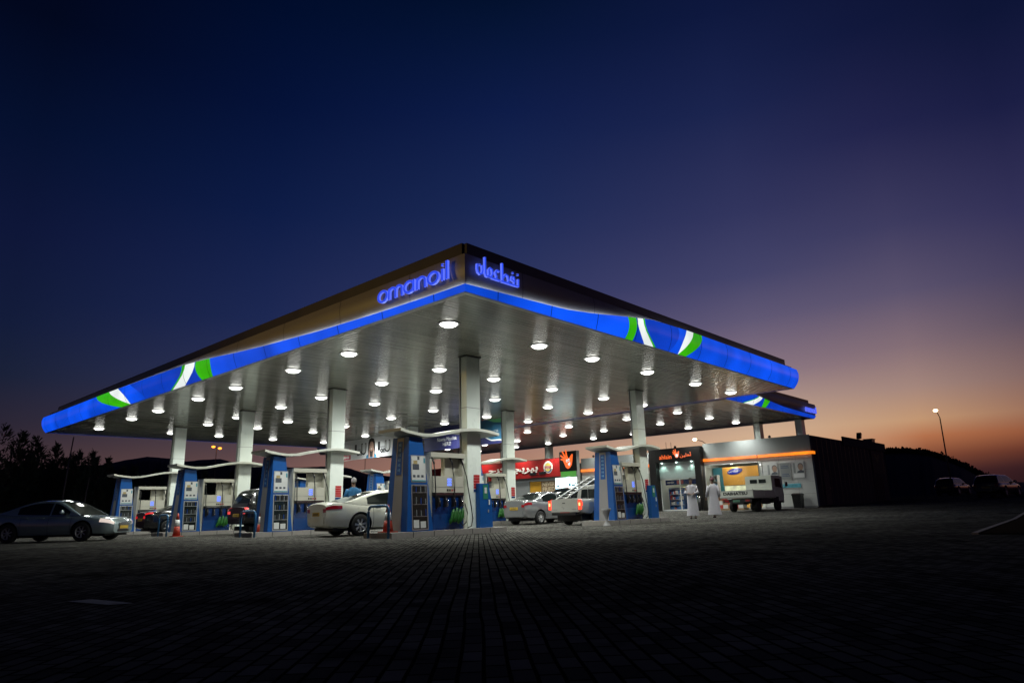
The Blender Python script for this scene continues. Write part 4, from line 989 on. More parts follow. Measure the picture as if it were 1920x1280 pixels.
# black entrance portal
PB = mat('portal_black', (.008, .007, .007), .5, 0, .2, 3, spec=.25)
m = MB(); m.box(-25.62, -25.1, SY-.5, SY+.1, .3, 4.55, PB); m.box(-22.12, -21.66, SY-.5, SY+.1, .3, 4.55, PB); m.box(-25.1, -22.12, SY-.5, SY+.1, 3.62, 4.55, PB); m.build('entrance_portal', t)
m = MB(); m.box(-25.1, -22.12, SY-.05, SY+.05, 2.50, 3.62, mat('portal_grey', (.45, .47, .45), .5)); m.build('entrance_panel', t)
def hand(mb, f, sc_, m, face=True, d=.02):
    ang = [168, 146, 122, 97, 40]; ln = [.72, .88, .98, .95, .72]
    poly = []
    def pt(u, v): return (u*sc_, v*sc_)
    # palm outline with spread fingers
    pts = [(-.15, -.62)]
    for a, l_ in zip(ang[:4], ln[:4]):
        ca, sa = math.cos(R(a)), math.sin(R(a)); w = .078
        bx, by = ca*.46, sa*.46
        pts += [(bx-(-sa)*-w, by-ca*-w) if False else (bx-sa*w, by+ca*w)] if False else []
        pts += [(bx-sa*w*1.1, by+ca*w*1.1), (ca*l_-sa*w*.8, sa*l_+ca*w*.8), (ca*(l_+.05), sa*(l_+.05)), (ca*l_+sa*w*.8, sa*l_-ca*w*.8), (bx+sa*w*1.1, by-ca*w*1.1)]
    pts += [(.18, .12), (.52, .52), (.62, .56), (.66, .46), (.6, 0), (.5, -.42), (.28, -.66), (.05, -.74)]
    mb.prism([pt(*q) for q in pts], lambda u, w: f(u, w, 0), Vector(f(0, 0, d))-Vector(f(0, 0, 0)), m)
    if face:
        for cx, cy, rx, ry, mt in ((-.02, -.02, .10, .14, BW), (.20, .04, .10, .14, BW), (.0, -.03, .04, .06, PICD), (.22, .03, .04, .06, PICD)):
            e = .004 if mt is BW else .008
            mb.face([f((cx+rx*math.cos(q))*sc_, (cy+ry*math.sin(q))*sc_, d+e) for q in [2*PI*k/14 for k in range(14)]], mt)
        mb.face([f(u*sc_, w*sc_, d+.004) for u, w in ((.06, -.28), (.16, -.24), (.34, -.12), (.36, -.34), (.26, -.50), (.16, -.46))], BW)
fS = lambda y: (lambda u, w, d: (0, 0, 0))
m = MB(); yS = SY-.5
m.text('ahlain', (-24.28, yS-.002, 3.98), (1, 0, 0), (0, 0, 1), .30, ORANGEL, .02, width=.95)
m.text('\ufee6\ufef4\ufee0\ufeeb\u0623', (-22.72, yS-.002, 4.02), (1, 0, 0), (0, 0, 1), .36, ORANGEL, .02, width=.85)
hand(m, lambda u, w, d: (-23.42+u, yS-.003-d, 4.12+w), .36, ORANGEL, False); m.face([(-23.48, yS-.03, 3.93), (-23.30, yS-.03, 3.90), (-23.24, yS-.03, 4.1), (-23.44, yS-.03, 4.14)], BW)
m.build('shop_lettering', t)
for x in (-24.75, -23.6, -22.45):
    m = MB(); m.lathe([(.02, -.06), (.05, -.05), (.07, 0)], (x, SY-.25, 3.60), TEALAMP, 12); m.build('portal_light', t)
    ld = bpy.data.lights.new('bulb', 'SPOT'); ld.energy = 22; ld.color = (.6, 1., .88); ld.spot_size = R(120); ld.spot_blend = .6; ld.shadow_soft_size = .04; lo = bpy.data.objects.new('bulb', ld); col.objects.link(lo); lo.parent = t; lo.location = (x, SY-.25, 3.5)
# entrance door frame and window frame
m = MB()
for x in (-25.1, -23.62, -22.16): m.box(x, x+.05, SY-.02, SY+.04, .35, 2.5, WHITE)
m.box(-25.1, -22.12, SY-.02, SY+.04, 2.44, 2.5, WHITE); m.box(-25.1, -22.12, SY-.02, SY+.04, .33, .39, WHITE); m.build('door_frame', t)
m = MB()
for x in (-21.66, -17.76): m.box(x, x+.06, SY-.02, SY+.04, .35, 3.28, WALLP)
m.box(-21.66, -17.70, SY-.02, SY+.04, 3.22, 3.28, WALLP); m.box(-21.66, -17.70, SY-.02, SY+.04, .33, .42, WALLP)
m.build('window_frame', t)
m = MB()
for x in (-31.6, -29.6, -27.6, -25.68): m.box(x, x+.05, SY-.0, SY+.05, .8, 3.0, WALLP)
m.box(-31.6, -25.63, SY, SY+.05, 2.97, 3.02, WALLP); m.box(-31.6, -25.63, SY, SY+.05, .78, .83, WALLP); m.build('window_frame', t)
gl = bpy.data.materials.new('shop_glass'); gl.use_nodes = True; gn = gl.node_tree; gn.nodes.clear()
o_ = gn.nodes.new('ShaderNodeOutputMaterial'); tr = gn.nodes.new('ShaderNodeBsdfTransparent'); gg = gn.nodes.new('ShaderNodeBsdfGlossy'); gg.inputs['Roughness'].default_value = .03
ms = gn.nodes.new('ShaderNodeMixShader'); ms.inputs[0].default_value = .08; gn.links.new(tr.outputs[0], ms.inputs[1]); gn.links.new(gg.outputs[0], ms.inputs[2]); gn.links.new(ms.outputs[0], o_.inputs[0])
for nm, x0, x1, z0, z1 in (('glass_door', -25.05, -22.16, .39, 2.44), ('shop_window', -21.6, -17.76, .42, 3.22), ('shop_window', -31.55, -25.68, .8, 3.0)):
    m = MB(); m.face([(x0, SY+.01, z0), (x1, SY+.01, z0), (x1, SY+.01, z1), (x0, SY+.01, z1)], gl); m.build(nm, t)
# interior shell
INW = mat('interior_wall', (.55, .57, .52), .6, 0, .1, 1.5); ORW = mat('orange_interior', (.72, .36, .06), .5, 0, .08, 2)
m = MB(); m.box(-31.9, -14.7, 47.5, 47.6, .3, 3.5, INW); m.box(-22.1, -22.0, SY+.15, 47.5, .3, 3.3, INW); m.box(-17.4, -17.3, SY+.15, 47.5, .3, 3.3, INW); m.box(-25.3, -25.2, SY+.15, 47.5, .3, 3.3, INW); m.build('interior_wall', t)
m = MB(); m.box(-21.2, -18.2, 44.7, 44.8, 1.9, 3.12, ORW); m.box(-21.9, -21.2, 44.7, 44.8, .4, 3.12, TEAL); m.build('orange_wall_panel', t)
m = MB(); m.box(-31.9, -14.7, SY+.12, 47.5, 3.32, 3.38, INW); m.build('ceiling', t)
m = MB(); m.box(-31.9, -14.7, SY+.12, 47.5, .31, .34, mat('shop_floor', (.4, .4, .38), .25)); m.build('floor', t)
for i, (x, y) in enumerate(((-30.2, 44.6), (-27.6, 44.6), (-24.6, 44.4), (-22.9, 44.4), (-20.6, 43.8), (-20.3, 44.3), (-18.5, 43.9), (-17.95, 43.5))):
    m = MB(); m.lathe([(.02, -.05), (.08, -.04), (.10, 0)], (x, y, 3.318 if i != 7 else 3.1), LAMPDIM, 14); o = m.build('interior_light', t)
    if i < 7:
        ld = bpy.data.lights.new('bulb', 'POINT'); ld.energy = 17; ld.color = (1., .97, .86); ld.shadow_soft_size = .1; lo = bpy.data.objects.new('bulb', ld); col.objects.link(lo); lo.parent = t; lo.location = (x, y, 3.1)
m = MB(); m.face([(-20.3+.55*math.cos(2*PI*k/28), 44.68, 2.82+.20*math.sin(2*PI*k/28)+.07*math.cos(2*PI*k/28)) for k in range(28)], glow('sign_blue', (.01, .03, .30), .5, 0, base=(.01, .02, .12)))
m.text('SAMSUNG', (-20.3, 44.675, 2.82), (1, 0, .11), (-.11, 0, 1), .11, WHITE, .004, width=.95); m.build('oval_sign', t)
m = MB(); m.box(-21.1, -18.3, 43.9, 44.5, 1.25, 1.32, WHITE); m.box(-21.1, -18.3, 43.95, 44.45, .34, 1.25, ORW); m.box(-21.1, -18.3, 44.6, 44.69, 1.5, 1.86, glow('counter_back_light', (.85, .9, .55), .8, .3, 3)); m.build('counter', t)
def shelf(x0, x1, y, label, rows, mats_, back=BLUE, z0=.34):
    q = thing('display_shelf', label, 'shelf', ((x0+x1)/2, y, z0)); w = (x1-x0)/2; hh = rows*.36
    m = MB(); m.box(-w, w, .35, .38, 0, hh+.1, back)
    for s in (-w, w-.03): m.box(s, s+.03, 0, .35, 0, hh+.1, back)
    m.build('frame', q); m = MB()
    for r_ in range(rows+1): m.box(-w+.03, w-.03, 0, .35, r_*.36, r_*.36+.03, ALU)
    m.build('boards', q); m = MB()
    for r_ in range(rows):
        x = -w+.05
        while x < w-.12:
            ww = rng.uniform(.06, .12); m.box(x, x+ww, .05, .25, r_*.36+.03, r_*.36+.03+rng.uniform(.14, .28), rng.choice(mats_)); x += ww+rng.uniform(.005, .03)
    o = m.build('goods', q); o['kind'] = 'stuff'
SB = mat('goods_blue', (.03, .16, .45), .4); SR = mat('goods_red', (.45, .05, .04), .4); SYl = mat('goods_yellow', (.6, .5, .12), .4); SG = mat('goods_green', (.10, .35, .15), .4)
shelf(-24.9, -23.75, 43.7, 'blue shelf of packets seen through the left half of the shop door', 4, [SB, POSTER, SB, GREYP, SR])
shelf(-23.45, -22.35, 43.8, 'blue shelf of goods seen through the right half of the shop door', 4, [SB, POSTER, SYl, GREYP, SG])
shelf(-21.6, -21.1, 43.6, 'rack of blue and teal boxes behind the left end of the shop window', 6, [SB, TEAL, POSTER, SG], POSTER)
t2 = thing('goods_pallet', 'pallet of red shrink-wrapped packs standing at the shop window', 'goods', (-19.6, 42.3, gz(0, 42.3)))
m = MB(); m.box(-.9, .9, -.3, .3, 0, .1, mat('pallet_wood', (.25, .16, .08), .8)); m.build('pallet', t2)
m = MB()
for a in range(5):
    for b_ in range(3): m.box(-.85+a*.34, -.54+a*.34, -.28, .28, .11+b_*.24, .33+b_*.24, [SR, POSTER, mat('goods_brown', (.3, .16, .10), .4)][(a+b_) % 3])
m.build('packs', t2)
m = MB(); m.box(-25.0, -22.2, SY+.5, SY+.53, 2.08, 2.42, DBLUE); m.box(-24.1, -23.6, SY+.49, SY+.5, 2.12, 2.38, SR); m.marks((-24.6, SY+.485, 2.25), (1, 0, 0), (0, 0, 1), .12, WHITE, .6, 7); m.build('door_header_sign', t)
m = MB(); m.box(-24.6, -22.4, 45.2, 45.24, 1.72, 1.95, glow('cooler_sign', (.85, .85, .35), 1.1, .3, 3)); m.build('cooler_light', t)
# wall posters
def poster(x0, x1, z0, z1, label, pic):
    q = thing('wall_poster', label, 'poster', ((x0+x1)/2, SY-.02, (z0+z1)/2)); w, h = (x1-x0)/2, (z1-z0)/2
    m = MB(); m.box(-w, w, 0, .035, -h, h, ALU); m.build('frame', q); m = MB()
    if pic:
        m.box(-w+.03, w-.03, -.006, 0, -h+.03, h-.03, POSTER); m.box(-w+.05, -w+.18, -.010, -.006, -.2, h-.1, GREYW)
        cx = .14
        m.face([(cx+.15*math.cos(a), -.012, .14+.2*math.sin(a)) for a in [2*PI*k/16 for k in range(16)]], mat('print_skin', (.35, .22, .16), .6))
        m.face([(cx+.17*math.cos(a), -.010, .20+.2*math.sin(a)) for a in [2*PI*k/16 for k in range(16)]], PICD)
        m.face([(cx-.25, -.0125, -.2), (w-.04, -.0125, -.2), (w-.04, -.0125, -.08), (cx, -.0125, -.02), (cx-.2, -.0125, -.1)], PICD)
        m.box(-w+.05, w-.05, -.010, -.006, -h+.05, -.25, WHITE)
    else:
        m.box(-w+.03, w-.03, -.006, 0, -h+.03, h-.03, GREYW)
        for z, ww in ((.28, .30), (.18, .36), (-.22, .30), (-.32, .38)):
            for q2 in range(6): m.box(-ww/1.4+q2*ww/4.3, -ww/1.4+q2*ww/4.3+ww/6, -.009, -.006, z, z+.045, DBLUE)
    m.build('print', q)
poster(-17.38, -16.68, 2.05, 3.10, 'framed portrait poster, left of three on the white shop wall', True)
poster(-16.58, -15.88, 2.03, 3.08, 'framed grey text notice between two portrait posters', False)
poster(-15.78, -15.06, 2.08, 3.12, 'framed portrait poster nearest the corner of the white shop wall', True)
q = thing('wall_sign', 'light blue sticker sign low on the white shop wall', 'sign', (-16.0, SY-.01, 1.66)); m = MB(); m.box(-.6, .6, 0, .02, -.12, .12, mat('sticker_blue', (.12, .42, .52), .4)); m.marks((0, -.001, 0), (1, 0, 0), (0, 0, 1), .10, TEAL, .8, 9); m.build('sign_face', q)
q = thing('litter_bin', 'black litter bin standing against the white shop wall', 'bin', (-15.5, 42.5, gz(0, 42.5)+.02)); m = MB(); m.rings([[(-w, -w, z), (w, -w, z), (w, w, z), (-w, w, z)] for w, z in ((.23, 0), (.26, .72), (.28, .74), (.28, .82), (.20, .88))], BLACK, smooth=False); m.build('bin_body', q)
q = thing('litter_bin', 'second, slimmer black bin just inside the entrance portal', 'bin', (-21.9, 42.3, gz(0, 42.3))); m = MB(); m.cyl((0, 0), .10, 0, .9, BLACK, 14); m.cyl((0, 0), .11, .9, .94, CHROME, 14); m.build('bin_body', q)
# roof aerials and floodlight on the shop roof
for i, (x, h, lab) in enumerate(((-25.0, .55, 'thin aerial, left one of the pair above the entrance portal'), (-24.6, .5, 'thin aerial, right one of the pair above the entrance portal'))):
    q = thing('roof_aerial', lab, 'aerial', (x, 44, 4.05)); m = MB(); m.tube([(0, 0, 0), (0, 0, .55+h)], .015, POLE, 6); m.build('rod', q)
for x, y, z, lab in ((-23.9, 43.3, 4.55, 'small dark security camera on top of the entrance portal'), (-17.1, 43.3, 4.65, 'small security camera on the parapet between the canopy columns'), (-31.0, 43.3, 4.42, 'small camera on the parapet near the hand sign')):
    q = thing('security_camera', lab, 'camera', (x, y, z)); m = MB(); m.cyl((0, 0), .02, -.5, .08, POLE, 8); m.lathe([(.02, 0), (.09, .04), (.09, .12), (.02, .18)], (0, 0, .05), BLACK, 12); m.build('dome', q)
q = thing('roof_floodlight', 'dark floodlight tilted on the roof of the unlit side wall', 'floodlight', (-14.6, 53.5, 4.85)); m = MB(); m.tube([(0, 0, -.2), (0, 0, .25)], .03, POLE, 6); m.prism([(-.1, .2), (.15, .62), (.35, .55), (.1, .15)], lambda u, w: (-.15, u, w), (.3, 0, 0), BLACK); m.build('lamp_head', q)
q = thing('roof_vent', 'dark boxy vent on the far end of the side roof', 'vent', (-14.8, 56.8, 4.9)); m = MB(); m.box(-.3, .3, -.4, .4, 0, .25, BLACK); m.box(-.35, .35, -.45, .45, .25, .29, BLACK); m.build('vent_box', q)

# pylon sign with the hand
t = thing('hand_sign', 'black pylon sign with a glowing orange hand above a green panel', 'sign', (-32.78, 42.4, .3))
m = MB(); m.box(-.82, .82, 0, .35, 0, 4.75, GREYW); m.build('pylon_body', t)
m = MB(); m.box(-.84, .80, -.06, -.003, 3.2, 4.72, PB); m.build('black_panel', t)
m = MB(); hand(m, lambda u, w, d: (-.06+u, -.065-d, 4.02+w), .86, ORANGEL); m.build('hand_emblem', t)
m = MB(); m.box(-.76, .72, -.04, -.003, 2.3, 3.19, glow('green_panel_light', (.05, .30, .02), .9, .1)); m.face([(-.02+.45*math.cos(a), -.045, 2.45+.38*math.sin(a)) for a in [PI*k/14 for k in range(15)]], WHITE); m.build('green_panel', t)
t = thing('light_box', 'brilliant white illuminated screen below the hand sign', 'screen', (-32.78, 42.0, 2.54))
m = MB(); m.box(-1.08, 1.08, 0, .14, -.50, .50, ALU); m.tube([(0, .07, -.5), (0, .07, -2.25)], .05, POLE, 8); m.build('case', t)
m = MB(); m.box(-1.05, 1.05, -.01, -.002, -.34, .47, glow('screen_white', (.78, 1., 1.), 2.6, .05)); m.box(-1.05, 1.05, -.01, -.002, -.47, -.34, glow('screen_blue', (.10, .45, .95), 1.2, .1)); 
for x, w, h in ((-.8, .22, .14), (-.3, .10, .2), (-.05, .08, .06), (.35, .2, .22), (.65, .25, .12)): m.box(x-w/2, x+w/2, -.014, -.0105, -.2, -.2+h, glow('screen_print', (.04, .28, .36), .8, .3, 9))
m.build('screen', t)

# burger shop
t = thing('burger_restaurant', 'restaurant with a long red fascia and yellow door left of the hand sign', 'restaurant', (0, 0, 0))
RF = mat('red_fascia', (.30, .012, .012), .35, 0, .1, 1.5)
m = MB(); m.box(-56, -33.4, SY-.1, SY+.5, 3.15, 4.62, RF); m.box(-56, -33.4, SY-.11, SY-.1, 3.15, 3.2, BLACK); m.box(-56, -33.4, SY-.1, SY+.6, 4.62, 4.66, BLACK); m.build('red_fascia', t)
m = MB(); m.box(-56, -37.5, SY+.1, SY+.25, .2, 3.15, GREYW); m.box(-36.2, -34.0, SY+.1, SY+.25, .2, 3.15, GREYW); m.box(-37.5, -36.2, SY+.1, SY+.25, 2.92, 3.15, GREYW)
for z in np.arange(.5, 3.1, .22): m.box(-55, -37.6, SY+.09, SY+.1, z, z+.02, GREYP)
m.box(-56, -34, SY+.3, 55, .2, 4.3, GREYW); m.build('wall', t)
m = MB(); m.box(-37.45, -36.25, SY+.12, SY+.16, .3, 2.90, mat('yellow_door', (.50, .26, .02), .4, 0, .1, 3)); m.box(-36.45, -36.4, SY+.08, SY+.12, 1.1, 1.4, CHROME); m.build('door', t)
BKW = mat('white_sign_letter', (.75, .70, .66), .4, 0, .05)
m = MB(); m.text('\ufee0\ufea0\ufee8\ufedb \ufeae\ufea0\ufe91'[::1] if False else '\ufe9e\ufee8\ufedb \ufeae\ufea0\ufe91\ufeae\ufef4\ufe91', (-39.15, SY-.11, 3.90), (1, 0, 0), (0, 0, 1), .85, BKW, .05, width=5.7, bold=.03); m.build('arabic_lettering', t)
m = MB()
def disc(cx, cz, rx, rz, y, mt, a0=0, a1=360, n=28): m.face([(cx+rx*math.cos(R(a0+(a1-a0)*k/n)), y, cz+rz*math.sin(R(a0+(a1-a0)*k/n))) for k in range(n if a1-a0 == 360 else n+1)], mt)
disc(-35.25, 3.98, .48, .48, SY-.12, BKW); disc(-35.25, 3.98, .43, .43, SY-.124, mat('logo_blue', (.03, .05, .25), .4), 200, 340); disc(-35.25, 3.98, .34, .34, SY-.13, SYl, 20, 160); disc(-35.25, 3.94, .34, .30, SY-.13, SYl, 200, 340); m.box(-35.6, -34.9, SY-.14, SY-.13, 3.88, 4.08, SR)
m.text('BURGER', (-35.25, SY-.141, 4.02), (1, 0, 0), (0, 0, 1), .07, WHITE, .002, width=.5); m.text('KING', (-35.25, SY-.141, 3.93), (1, 0, 0), (0, 0, 1), .07, WHITE, .002, width=.4); m.build('round_logo', t)
m = MB(); m.box(-37.2, -36.5, SY-.2, SY-.12, 3.42, 3.62, BLACK); m.box(-36.2, -35.5, SY-.2, SY-.12, 3.45, 3.65, BLACK); m.build('fascia_floodlights', t)
q = thing('slogan_poster', 'brown poster reading NEVER FRIED in big pale letters', 'poster', (-35.4, SY+.08, 2.35)); m = MB(); m.box(-.80, .80, -.02, .015, -.62, .55, mat('poster_brown', (.16, .10, .05), .6)); m.build('board', q)
CR = mat('cream_print', (.55, .45, .30), .6); m = MB(); m.text('NEVER', (0, -.022, .30), (1, 0, 0), (0, 0, 1), .32, CR, .003, width=1.3, bold=.03); m.text('FRIED', (0, -.022, -.10), (1, 0, 0), (0, 0, 1), .32, CR, .003, width=1.3, bold=.03); m.build('lettering', q)

# hanging banners
t = thing('white_banner', 'white banner with a smiling dark-haired woman and the words 1 on U', 'banner', (-37.9, 27.0, 4.95))
m = MB(); m.face([(-4.2, 0, -.66), (3.0, 0, -.66), (3.0, 0, .68), (-4.2, 0, .68)], mat('banner_white', (.70, .71, .74), .6, 0, .1, .8)); m.build('cloth', t)
m = MB()
for x in (-.75, 1.85):
    m.text('1', (x-.42, -.006, .05), (1, 0, 0), (0, 0, 1), .58, BLACK, .003, width=.24, bold=.06); m.text('on', (x, -.006, -.28), (1, 0, 0), (0, 0, 1), .30, BLACK, .003, width=.56, bold=.05)
    m.text('number', (x-.03, -.006, -.02), (1, 0, 0), (0, 0, 1), .12, BLACK, .003, width=.48, bold=.01)
    m.text('U', (x+.50, -.006, -.02), (1, 0, 0), (0, 0, 1), .78, BLACK, .003, width=.58, bold=.06); m.text('U', (x+.50, -.012, .0), (1, 0, 0), (0, 0, 1), .60, WHITE, .003, width=.42, bold=.0)
m.box(-4.0, -1.75, -.008, -.003, -.62, .12, mat('banner_red', (.42, .03, .06), .6)); m.box(-4.0, -2.6, -.008, -.003, .14, .5, MATS['banner_red'])
m.marks((-2.5, -.01, -.10), (1, 0, 0), (0, 0, 1), .2, WHITE, 1.2, 8); m.marks((-2.5, -.01, -.45), (1, 0, 0), (0, 0, 1), .16, WHITE, 1.2, 9)
m.build('print', t)
SK = mat('banner_skin', (.36, .22, .17), .6, 0, .1, 3); HR = mat('banner_hair', (.02, .015, .015), .6); BT = mat('banner_blue_top', (.02, .18, .34), .6)
m = MB(); fx0 = .62
def el_(cx, cz, rx, rz, y, mt, n=24): m.face([(cx+rx*math.cos(2*PI*k/n), y, cz+rz*math.sin(2*PI*k/n)) for k in range(n)], mt)
m.face([(fx0-.58, -.006, -.66), (fx0+.58, -.006, -.66), (fx0+.55, -.006, -.48), (fx0+.25, -.006, -.35), (fx0-.25, -.006, -.35), (fx0-.55, -.006, -.48)], BT)
m.face([(fx0+a, -.008, b_) for a, b_ in ((-.34, -.60), (.34, -.60), (.40, -.1), (.36, .35), (.24, .58), (0, .66), (-.24, .58), (-.36, .35), (-.40, -.1))], HR)
el_(fx0, .10, .23, .33, -.011, SK); el_(fx0-.08, .17, .035, .018, -.014, HR); el_(fx0+.08, .17, .035, .018, -.014, HR); el_(fx0, -.06, .08, .03, -.014, WHITE)
for s in (-1, 1): m.face([(fx0+s*a, -.013, b_) for a, b_ in ((.13, -.64), (.30, -.64), (.30, -.25), (.26, -.02), (.16, -.02), (.20, -.2))][::s], SK)
m.build('portrait', t)
t = thing('blue_banner', 'dark blue and green banner reading Nawras HERE', 'banner', (-28.7, 27.0, 4.85))
m = MB(); m.face([(-3.2, 0, -.60), (3.6, 0, -.60), (3.6, 0, .78), (-3.2, 0, .78)], mat('banner_navy', (.010, .012, .085), .6, 0, .1, .8)); m.build('cloth', t)
m = MB(); m.text('Nawras Mousbak', (-1.15, -.005, .02), (1, 0, 0), (0, 0, 1), .22, WHITE, .003, width=1.7); m.text('HERE!', (-1.15, -.005, -.27), (1, 0, 0), (0, 0, 1), .20, WHITE, .003, width=.7)
m.box(.02, .32, -.008, -.004, -.42, .18, POSTER); m.box(.02, .32, -.011, -.008, .0, .12, SG); el_(.5, -.38, .13, .13, -.007, POSTER)
cu = [(1.0, .77), (1.35, .35), (1.8, -.05), (2.5, -.35), (3.58, -.42)]
m.face([(x, -.004, z) for x, z in cu]+[(3.58, -.004, .77)], mat('banner_teal', (.006, .07, .14), .6)); m.face([(2.2, -.007, .77), (2.7, -.007, .6), (3.58, -.007, .5), (3.58, -.007, .77)], SG)
for (a, b_), (c_, d_) in zip(cu[:-1], cu[1:]): m.face([(a, -.009, b_), (a+.0, -.009, b_-.07), (c_, -.009, d_-.07), (c_, -.009, d_)], POSTER)
m.text('Nawras', (2.7, -.009, .12), (1, 0, 0), (0, 0, 1), .18, POSTER, .003, width=.7); m.build('print', t)

# ------------------------------------------------------------------ street lamps
def street_lamp(label, base, top, arm, mt, size=.16, double=False, lit=True, r=.07):
    t = thing('street_lamp', label, 'street lamp', base); b_ = Vector(base); T = Vector(top)-b_; A = Vector(arm)-b_
    m = MB(); m.tube([(0, 0, 0), (T[0]*.3, T[1]*.3, T[2]*.5), (T[0], T[1], T[2])], r, POLE, 8, r*.6)
    mid = (Vector(T)+Vector(A))/2+Vector((0, 0, abs((A-T).length)*.12)); m.tube([tuple(T), tuple(mid), tuple(A)], r*.5, POLE, 6); m.build('pole', t)
    if lit:
        for kx in ((0, 0, 0),) if not double else ((0, 0, 0), tuple((T-A)*2)):
            c = A+Vector(kx); m = MB(); m.lathe([(.01, -size*.7), (size*.7, -size*.5), (size, 0), (size*.6, size*.4), (.01, size*.5)], tuple(c), mt, 12); m.build('lamp_head', t)
    return t
street_lamp('tall curved street lamp with a white starry light above the hill', (-11.55, 66, .75), (-11.5, 66, 7.2), (-11.72, 66, 7.85), WARML, .19)
street_lamp('warm street lamp leaning over the shop roof right of the entrance portal', (-29.2, 62, 0), (-29.9, 61, 6.0), (-31.2, 60.5, 6.85), WARML, .22)
street_lamp('twin orange sodium street lamp between two white columns at the left', (-90, 40.2, 0), (-90, 40.2, 9.9), (-90.2, 39.85, 10.0), SODIUM, .26, True)
street_lamp('single orange sodium lamp low over the hills, left of the nearest tower', (-90, 70.5, 0), (-90, 70.4, 8.3), (-90, 70.18, 8.45), SODIUM, .36)
street_lamp('tall thin unlit pole under the far left end of the canopy', (-54.0, 13.86, 0), (-54.0, 14.1, 6.38), (-54.0, 14.1, 6.44), SODIUM, lit=False)
street_lamp('short thin unlit pole among the dark trees', (-54.0, 15.18, 0), (-54.0, 15.36, 3.68), (-54.0, 15.36, 3.71), SODIUM, lit=False)
street_lamp('thin unlit pole rising behind the white banner', (-90, 64.0, 0), (-90, 64.0, 9.4), (-90, 64.0, 9.5), SODIUM, lit=False)

o = street_lamp('added orange sodium lamp, unseen outside the picture on the left, lighting the fascia', (-40, -24, 0), (-40, -23.5, 9.2), (-39.5, -22, 9.5), SODIUM, .3)
ld = bpy.data.lights.new('bulb', 'SPOT'); ld.energy = 10000; ld.color = (1., .66, .17); ld.spot_size = R(48); ld.spot_blend = 1; ld.shadow_soft_size = .2  # spot added out of view, aimed high to warm the left fascia
lo = bpy.data.objects.new('bulb', ld); col.objects.link(lo); lo.parent = o; lo.location = (.5, 2.3, 9.4); lo.rotation_euler = (Vector((-13, 10.4, 13.5))-Vector((-39.5, -21.7, 9.4))).to_track_quat('-Z', 'Y').to_euler()
# ------------------------------------------------------------------ trees
def tree(az, d, H, seed, label):
    r = random.Random(seed); x, y, _ = pol(az, d, 0)
    t = thing('casuarina_tree', label, 'tree', (x, y, 0), r.uniform(0, 6), group='dark trees behind the station on the left')
    lean = Vector((r.uniform(-.05, .05), r.uniform(-.05, .05), 1))
    m = MB(); m.tube([lean*(H*q/5) for q in range(5)], .16, BARK, 7, .05)
    tips = []
    for k in range(16):
        z = H*r.uniform(.25, .9); a = r.uniform(0, 2*PI); l_ = (H-z)*.26+.35
        p0 = lean*z; p1 = p0+Vector((math.cos(a)*l_, math.sin(a)*l_, l_*r.uniform(.3, .9))); m.tube([tuple(p0), tuple((p0+p1)/2+Vector((0, 0, .1))), tuple(p1)], .05, BARK, 5, .012); tips.append((p0, p1))
    m.build('trunk', t)
    m = MB(); k2 = m.mi(LEAF)
    pl = [(lean*0, H)]+[(Vector((r.uniform(-1, 1), r.uniform(-1, 1), 0))*H*.17, H*r.uniform(.55, .86)) for _ in range(r.randint(3, 5))]
    for c, hh in pl:
        tilt = Vector((r.uniform(-.10, .10), r.uniform(-.10, .10), 0)); W_ = hh*r.uniform(.15, .24)
        for _ in range(620):
            z = r.random()**.8; rad = W_*((1-z)**.38+.05)*(1+.3*math.sin(z*11+c.x*9)); a_ = r.uniform(0, 2*PI); q_ = r.random()**.5*rad
            q = c+lean*(hh*(.06+.94*z))+tilt*(hh*z)+Vector((math.cos(a_)*q_, math.sin(a_)*q_, r.gauss(0, .12)))
            s = r.uniform(.08, .17); a = Vector((math.cos(a_)*.6, math.sin(a_)*.6, r.uniform(.2, 1.2))).normalized()*s*1.3; b_ = a.cross(Vector((r.random(), r.random(), r.random()))).normalized()*s*.45
            f = m.bm.faces.new([m.bm.verts.new(q+w) for w in (-a-b_, a-b_*.3, a+b_*.3, -a+b_)]); f.material_index = k2
    m.build('crown', t)
tops = [(-82.4, 6.6), (-81, 6.2), (-79.7, 6.5), (-78.9, 6.2), (-78.1, 5.0), (-77.4, 5.75), (-76.9, 5.1), (-76.3, 5.45), (-75.7, 4.75), (-75.1, 4.9), (-74.4, 4.95), (-73.8, 4.4), (-73.2, 4.45), (-72.2, 3.9), (-71.2, 3.9), (-69.6, 3.6), (-68.0, 3.5), (-66.2, 3.5), (-64.6, 3.4), (-62.8, 3.4)]
tl_ = ['outside the left edge of the picture', 'at the very left edge', 'tallest of those at the left edge', 'second tallest, close to the left edge', 'low one beside the tallest tree', 'pointed one left of the tall thin pole', 'low one just left of the tall pole', 'rounded one by the tall pole', 'small one right of the tall pole', 'bushy one right of the pole', 'pointed one left of the short pole', 'low one near the short pole', 'last one before the hills begin', 'low one in front of the hill foot', 'low one left of the farthest white column', 'low one behind the farthest white column', 'low one under the twin orange lamp', 'low one behind the black sedan', 'low one behind the third tower', 'low one behind the black four-wheel drive']
for i, (a, e) in enumerate(tops):
    d = 62+(i*37 % 11)*1.5
    tree(a, d, d*math.tan(R(e))+.64, 100+i, 'black silhouette of a tree, %s' % tl_[i])
hd = MB(); r = random.Random(5); k2 = hd.mi(LEAF)
